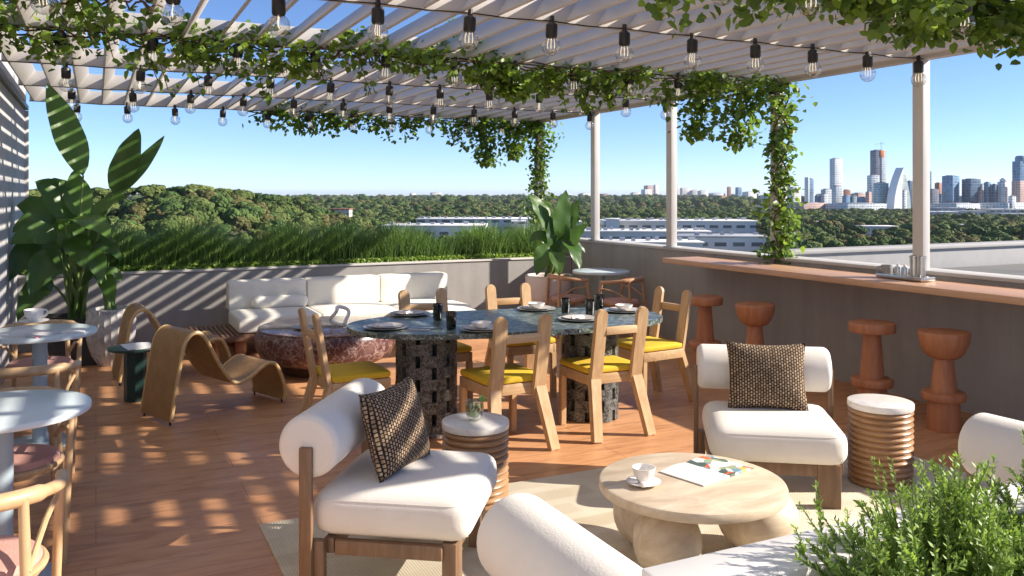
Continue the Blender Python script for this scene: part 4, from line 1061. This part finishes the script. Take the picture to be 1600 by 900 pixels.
mp = ng.nodes.new('GeometryNodeMeshToPoints')
ng.links.new(gi.outputs[0], mp.inputs[0]); ng.links.new(mp.outputs[0], ip.inputs['Points']); ng.links.new(ci.outputs[0], ip.inputs['Instance']); ng.links.new(rv.outputs[1], cx.inputs[2]); ng.links.new(cx.outputs[0], ip.inputs['Rotation'])
ng.links.new(na.outputs[0], ip.inputs['Scale']); ng.links.new(ip.outputs[0], go.inputs[0])
md = wo.modifiers.new('woodland', 'NODES'); md.node_group = ng
# individual hill top trees
tm = []
for k, (V, Fq) in enumerate(VF[:4]):
    t = T('tree', 'x', 'tree', (0,0,0), 0, 'skyline trees on the wooded hill')
    PN('crown', V, Fq, TM[0 if k != 1 else 1], t); bm = B(); tube(bm, [(0,0,-1),(.1,0,3),(0,.1,6)], [.45,.3,.15], 8)
    for a in range(4): tube(bm, [(0,0,3),(1.6*math.cos(a*1.6),1.6*math.sin(a*1.6),5.5)], [.2,.08], 6)
    P('trunk', bm, 'bark', t); tm.append(t)
sky_trees = [(62,285,370,'at the left end of the skyline, behind the plant'), (100,282,385,'left of the tall banana leaf tip'), (150,284,400,'in the gap between the big upright leaves'), (196,284,400,'under the tip of the twin leaves'), (238,279,400,'crowning the hill, highest round crown right of the leaves'), (275,283,410,'second crown right of the hill top'),
             (312,279,405,'third crown right of the hill top'), (345,286,430,'where the hill starts to fall'), (375,287,440,'last tall crown before the hill drops'), (405,294,470,'on the falling shoulder of the hill'), (440,299,520,'at the foot of the hill shoulder'), (470,300,560,'isolated at the right end of the hill')]
for k, (u, v, d, lab) in enumerate(sky_trees):
    p = at(u, v+3, d); s = 1.0+.35*rt_.random(); lab = 'round crowned tree '+lab; z = p.z-9.2*s
    if k < 4: t = tm[k]; t['label'] = lab; t.location = (p.x, p.y, z); t.rotation_euler.z = rt_.uniform(0,6)
    else: t = dup(tm[k % 4], (p.x, p.y, z), rt_.uniform(0,360), lab)
    t.scale = (s*1.3, s*1.2, s*.92)

# ------------------------------------------------------------------ low buildings
M['whitewall'] = basic('white_metal_wall', (.76,.75,.73), .7, var=.05, vs=.1)
M['whiteroof'] = basic('white_membrane_roof', (.78,.76,.74), .8, var=.08, vs=.08)
M['greyroof'] = basic('grey_shed_roof', (.38,.39,.41), .7, var=.1, vs=.1)
M['redroof'] = basic('red_tile_roof', (.30,.12,.08), .8)
M['loading'] = facade('loading_bay_wall', (.80,.77,.73), (.22,.22,.22), 9, 5.2, 1.7)
ROT = -26
def lowbld(label, u0, u1, d, dep, h, roof='whiteroof', wall='loading', units=10, rz=0, z0=None, group='white warehouses below the terrace', vt=None):
    p = at((u0+u1)/2, 305, d); w_ = (u1-u0)*d/F; zt = (H-(vt-HZ)*d/F) if vt else None
    g0 = (zt-h) if vt else tz(p.x, p.y)
    t = T('warehouse', label, 'building', (p.x, p.y, g0), ROT+rz, group)
    bm = B(); box(bm, (0, 0, (h-14)/2), (w_, dep, h+14)); P('wall', bm, wall, t)
    bm = B(); box(bm, (0, 0, h+.35), (w_+1.2, dep+1.2, .7), .1); rf = P('roof', bm, roof, t)
    if units:
        for k in range(units):
            bm = B(); box(bm, (-w_/2+w_*(k+.5+rt_.uniform(-.3,.3))/units, rt_.uniform(-.35,.2)*dep, h+1.5), (rt_.uniform(1.2,3.2), rt_.uniform(1.5,3), rt_.uniform(1,1.8))); P('roof_unit', bm, 'greyroof', rf)
    return t
lowbld('long white warehouse nearest the parapet, between the first two posts', 925, 1090, 395, 22, 6, vt=378, units=9)
lowbld('white warehouse with grey roof just left of the vine covered post', 1050, 1185, 430, 26, 6, 'greyroof', vt=369, units=6)
lowbld('long white warehouse with dark roof units behind the nearest one', 900, 1100, 480, 30, 6, vt=361, units=16)
lowbld('wide white warehouse forming the farthest row before the trees', 940, 1170, 590, 36, 6, vt=345, units=22)
lowbld('small gabled white annex above the warehouse row', 948, 966, 560, 12, 9, 'whiteroof', 'whitewall', vt=343, units=0)
lowbld('low white depot behind the ornamental grass', 604, 760, 560, 40, 7, vt=352, units=8)
lowbld('higher white depot with a brown roof edge behind the grass', 655, 830, 640, 40, 9, vt=342, units=14)
lowbld('white depot behind the broad leaf plant', 800, 905, 600, 30, 8, vt=346, units=6)
h = lowbld('small cream house among trees left of centre', 508, 548, 670, 14, 12, 'redroof', facade('cream_house_wall', (.6,.55,.48), (.12,.12,.12), 4, 3.4, 1.2), vt=327, units=0, group='scattered houses in the woods')
lowbld('white villa in the woods left of the bar post', 1345, 1394, 600, 16, 8, 'whiteroof', facade('villa_wall', (.70,.68,.66), (.2,.2,.2), 5, 4, 1.3), vt=354, units=0, group='scattered houses in the woods')
lowbld('pale house low in the woods near the vine', 1262, 1286, 640, 12, 6, 'greyroof', 'whitewall', vt=347, units=0, group='scattered houses in the woods')
lowbld('grey roofed houses right of the bar post', 1478, 1512, 620, 14, 6, 'greyroof', 'whitewall', vt=352, units=0, group='scattered houses in the woods')
wr = [(1448,1486,1250,331,'white block directly right of the bar post'), (1490,1530,1350,330,'grey white block in the middle right district'), (1518,1560,1180,338,'low white hall with a red sign end'), (1560,1610,1230,334,'white hall at the right frame edge'), (1536,1585,1450,327,'pale shed behind the white halls'), (1455,1500,1480,325,'far white sheds under the dark glass block')]
for k, (a, b_, d, v, lab) in enumerate(wr): lowbld(lab, a, b_, d, 40, 14, ['whiteroof','greyroof'][k % 2], facade('hall_wall_%d' % k, (.6,.57,.56), (.25,.12,.11) if k == 2 else (.2,.22,.25), 12, 7, 2), vt=v, units=5, group='white halls in the district right of the post')

# ------------------------------------------------------------------ skyline
FC = dict(white=facade('white_tower', (.82,.81,.80), (.34,.41,.48), 6.5, 5, 1.5, var=.45), pale=facade('pale_tower', (.70,.72,.73), (.30,.40,.48), 7, 5, 1.4, var=.4), blue=facade('blue_glass', (.20,.30,.40), (.12,.23,.37), 7.0, 6, .8, .15, .4),
    dark=facade('dark_glass', (.12,.17,.23), (.06,.11,.18), 7, 6, .8, .15, .4), teal=facade('teal_glass', (.45,.55,.57), (.22,.37,.43), 6, 5, .9, .2, .4), pink=facade('pink_stone', (.62,.42,.36), (.28,.22,.24), 6, 5, 1.5),
    orange=facade('orange_brick', (.48,.20,.11), (.3,.2,.18), 4, 4, 1), grey=facade('grey_tower', (.30,.30,.34), (.13,.14,.19), 6, 5, 1, .3, .4), sail=facade('sail_glass', (.55,.62,.62), (.36,.45,.47), 60, 3.6, .9, .3))
M['sailwhite'] = basic('white_sail_shell', (.80,.80,.79), .5, var=.02, vs=.05)
M['orangenet'] = basic('orange_netting', (.75,.22,.05), .8)
FC['far'] = facade('far_block', (.80,.77,.74), (.52,.53,.56), 5, 4, 1.4)
def tower(label, u0, u1, vt, d, style, depw=None, crown=None, rz=8, vb=None, podium=False):
    p = at((u0+u1)/2, 305, d); rz = 26+rz; q_ = math.cos(R(rz))+.7*math.sin(R(rz)); w_ = (u1-u0)*d/F/q_; zt = H-(vt-HZ)*d/F; z0 = tz(p.x, p.y)-2; hh = zt-z0; dw = w_*.7
    t = T('tower' if hh > 45 else 'city_block', label, 'skyscraper' if hh > 45 else 'building', (p.x, p.y, z0), ROT+rz, 'towers of the city skyline')
    ch_ = 0
    if crown == 'dome': ch_ = 7
    bm = B(); box(bm, (0,0,(hh-ch_)/2), (w_, dw, hh-ch_), .3); P('shaft', bm, FC[style], t)
    bm = B(); box(bm, (0,0,hh-ch_+.8), (w_*.6, dw*.6, 1.6), .1); P('roof_plant', bm, FC['grey'], t)
    if crown == 'dome':
        bm = B(); lathe(bm, [(w_*.36,0),(w_*.34,3),(w_*.2,6),(0,8)], (0,0,hh-ch_+1.6), 24); P('dome', bm, 'whitewall', t)
    if crown == 'step':
        bm = B(); box(bm, (w_*.22,-dw*.1,hh*.5+3), (w_*.40, dw*.9, hh-4), .2); P('core', bm, FC['pale'], t)
        bm = B(); box(bm, (.1*w_,-.52*dw,hh-8), (w_*.35, 2, 15), .2); P('netting', bm, 'orangenet', t)
        bm = B(); tube(bm, [(w_*.3,0,hh),(w_*.3,0,hh+20)], .7, 4); tube(bm, [(w_*.3-18,0,hh+14),(w_*.3+10,0,hh+18)], .5, 4); P('crane', bm, 'greyroof', t)
    if crown == 'fin':
        bm = B(); box(bm, (-w_*.47,-dw*.05,(hh+3)/2), (w_*.22, dw*1.08, hh+3), .2); P('side_fin', bm, 'whitewall', t)
    if crown == 'round':
        bm = B(); lathe(bm, [(w_*.40,0),(w_*.40,10),(w_*.3,14),(0,15)], (0,0,hh-2), 28); P('rotunda', bm, FC['blue'], t)
    if podium:
        bm = B(); box(bm, (0,-dw*.2,9), (w_*1.7, dw*1.3, 18), .2); P('podium', bm, FC['pale'], t)
    return t
TW = [
 (1230,1250,293,1900,'white',None,'pale low tower next to the vine post'), (1258,1271,279,1880,'blue','fin','slim blue tower with a white side fin'), (1273,1282,306,1800,'dark',None,'small dark block between slim tower and white cluster'),
 (1283,1300,296,1850,'pale',None,'left pale block of the cluster below the tall white tower'), (1297,1316,248,1950,'white',None,'tall white tower left of centre in the skyline'), (1300,1317,291,1820,'pale',None,'pale blue block at the foot of the tall white tower'),
 (1316,1331,306,1800,'dark',None,'low dark block right of the tall white tower'), (1317,1328,297,1980,'orange',None,'orange topped block behind the low dark block'), (1331,1352,302,2050,'pink',None,'pinkish low block in the skyline gap'), (1339,1351,309,1790,'blue',None,'little blue block in front of the pinkish one'),
 (1356,1373,274,1900,'pale',None,'pale pink stepped tower left of the unfinished tower'), (1361,1383,235,2000,'grey','step','tallest dark tower under construction with orange netting and crane'), (1366,1387,286,1800,'teal',None,'teal glass tower in front of the unfinished tower'), (1352,1362,300,1850,'pink',None,'narrow pink block beside the stepped tower'),
 (1417,1426,283,1950,'dark',None,'dark tower just behind the sail building'), (1446,1456,268,1900,'dark',None,'dark striped tower right behind the bar post'), (1450,1466,296,1820,'grey',None,'low grey block right of the bar post'), (1460,1473,286,2000,'orange',None,'salmon tower between the post and the dark glass block'),
 (1471,1500,275,1850,'blue',None,'wide dark blue glass block'), (1504,1531,280,1850,'dark',None,'wide dark glass block beside the blue one'), (1530,1540,288,2000,'pale',None,'slim pale tower between dark blocks'), (1537,1549,285,1850,'blue',None,'slim blue glass tower right of the wide dark block'), (1549,1559,288,1840,'dark',None,'slim dark tower touching the slim blue one'),
 (1558,1578,279,1850,'white','dome','pale tower with a domed top'), (1583,1606,252,1900,'blue','round','tall blue tower with round top at the right edge'), (1581,1604,283,1830,'pink',None,'pink stone tower in front of the round topped tower'),
 (1640,1670,262,1900,'teal',None,'teal tower outside the right frame edge')]
for (a, b_, v, d, st, cr_n, lab) in TW: tower(lab, a, b_, v, d, st, crown=cr_n, rz=rt_.uniform(-14, 14))
FAR = [(1002,1018,296,4600,'far','far pale block left of the second post'), (1006,1024,290,5200,'pink','far pink block with cranes left of the second post'), (1021,1029,289,4900,'far','far slim block just left of the second post'), (1053,1062,291,4600,'far','far white slab right of the second post'), (1060,1080,294,4700,'far','far wide white block'), (1078,1092,297,4700,'far','far middle white block'), (1090,1106,298,4600,'far','far last white block of the row'),
       (1136,1142,292,4300,'orange','far narrow orange tower'), (1149,1159,293,4000,'blue','far blue tower left of the vine post'), (1108,1130,302,4300,'far','far low block right of the white row'), (1112,1135,306,3700,'orange','far low red roofed block'), (985,1000,301,4800,'far','far low block near the third post'),
       (940,952,303,4600,'pink','far low reddish block right of the corner post'), (905,922,302,5000,'far','far low block above the broad leaf plant'), (875,893,303,5000,'far','far low block behind the plant tips'), (1160,1182,300,3800,'far','far block seen through the post vine'), (1188,1230,306,2600,'pale','low block behind the post vine'),
       (1230,1290,317,1750,'pink','row of low buildings at the left foot of the skyline'), (1292,1380,318,1730,'pale','row of low buildings at the centre foot of the skyline'), (1455,1530,318,1740,'pale','row of low buildings under the dark glass blocks'), (1530,1610,317,1760,'pale','row of low buildings under the domed tower'),
       (672,690,301,5200,'far','tiny far block on the horizon above the grass'), (640,650,302,5400,'far','tiny far block left on the horizon above the grass')]
for (a, b_, v, d, st, lab) in FAR: tower(lab, a, b_, v, d, st, rz=rt_.uniform(-10, 10), depw=max(20, (b_-a)*d/F*.5))
fr = random.Random(11)
kinds = [('white','white'),('pale','pale grey'),('blue','blue glass'),('teal','teal'),('pink','pinkish'),('grey','dark grey')]
spots = [(1241,1250,'between the vine post and the slim blue tower'),(1284,1292,'among the cluster under the tall white tower'),(1318,1326,'right of the tall white tower, low down'),(1330,1338,'in the gap right of the tall white tower'),(1343,1350,'left of the pink stepped tower'),(1384,1392,'behind the sail shaped tower'),
  (1410,1416,'touching the sail shaped tower on its right'),(1452,1459,'close right of the bar post'),(1466,1474,'left of the wide blue glass block'),(1498,1506,'between the blue and dark glass blocks'),(1528,1536,'right of the wide dark block'),(1552,1560,'left of the domed tower'),(1576,1584,'right of the domed tower'),(1262,1270,'at the foot of the slim blue tower')]
for k, (a, b_, w_) in enumerate(spots):
    st, nm_ = kinds[k % 6]; tower('small '+nm_+' block '+w_, a, b_+fr.uniform(0,3), fr.uniform(294,309), fr.uniform(1720,2150), st, rz=fr.uniform(-10,10))
# sail building
p = at(1404, 305, 1780); z0 = tz(p.x, p.y)-2; hs = H+43*1780/F-z0; sb = T('sail_building', 'white sail shaped tower with curved fin and glass side', 'skyscraper', (p.x, p.y, z0), ROT+24, 'towers of the city skyline')
k_ = 1780/F*1.05
def sail(bm, prof, y0, y1):
    A = [bm.verts.new((x, y0, z)) for x, z in prof]; C_ = [bm.verts.new((x, y1, z)) for x, z in prof]; n_ = len(prof); bm.faces.new(A[::-1]); bm.faces.new(C_)
    for i in range(n_): bm.faces.new((A[i], A[(i+1)%n_], C_[(i+1)%n_], C_[i]))
L_ = [(-19+20*(i/12)**2.2, hs*(i/12)) for i in range(13)]; Rr = [(-3+4.5*(i/12)**3, hs*(i/12)) for i in range(12)]
bm = B(); sail(bm, [(x*k_, z) for x, z in L_+Rr[::-1]], -12, 8); P('curved_shell', bm, 'sailwhite', sb)
L2 = [(-3.2+4.5*(i/12)**3, hs*.87*(i/12)) for i in range(13)]; R2 = [(20-11*(i/12)**2, hs*.85*(i/12)) for i in range(13)]
bm = B(); sail(bm, [(x*k_, z) for x, z in L2+R2[::-1]], -7, 14); P('glass_body', bm, FC['sail'], sb)

# ------------------------------------------------------------------ light
EL = 28.6; hx, hy = .90, -.436
sun = bpy.data.lights.new('sun', 'SUN'); sun.energy = 5.0; sun.angle = R(.55); sun.color = (1, .91, .78)
so_ = bpy.data.objects.new('sun', sun); sc.collection.objects.link(so_)
dv = Vector((hx*math.cos(R(EL)), hy*math.cos(R(EL)), math.sin(R(EL)))); so_.rotation_euler = dv.to_track_quat('Z', 'Y').to_euler()
wd = bpy.data.worlds.new('World'); sc.world = wd; wd.use_nodes = True; nt = wd.node_tree
sk = nt.nodes.new('ShaderNodeTexSky'); sk.sky_type = 'NISHITA'; sk.sun_disc = False; sk.sun_elevation = R(EL); sk.sun_rotation = math.atan2(hx, hy)
sk.altitude = 0; sk.air_density = .62; sk.dust_density = .0; sk.ozone_density = 5.5
bg = nt.nodes['Background']; tint = nt.nodes.new('ShaderNodeMixRGB'); tint.blend_type = 'MULTIPLY'; tint.inputs[0].default_value = 1; tint.inputs[2].default_value = (1.0, .945, .955, 1); nt.links.new(sk.outputs[0], tint.inputs[1]); nt.links.new(tint.outputs[0], bg.inputs[0]); bg.inputs[1].default_value = .105
sc.view_settings.view_transform = 'Standard'; sc.view_settings.look = 'None'; sc.view_settings.gamma = 1; sc.view_settings.exposure = .98
sc.cycles.max_bounces = 8; sc.cycles.transparent_max_bounces = 24; sc.cycles.diffuse_bounces = 4; sc.cycles.use_denoising = True

# ------------------------------------------------------------------ air
m = bpy.data.materials.new('thin_air_haze'); m.use_nodes = True; nt = m.node_tree; nt.nodes.remove(nt.nodes['Principled BSDF'])
pv = nt.nodes.new('ShaderNodeVolumePrincipled'); pv.inputs['Density'].default_value = HAZE; pv.inputs['Color'].default_value = (.80, .88, 1, 1); pv.inputs['Anisotropy'].default_value = .2
nt.links.new(pv.outputs[0], nt.nodes['Material Output'].inputs['Volume'])
bm = B(); box(bm, (0, 0, 30), (72000, 72000, 180)); o = P('haze', bm, m); tag(o, 'thin bluish haze over the distant city', 'haze', kind='stuff')
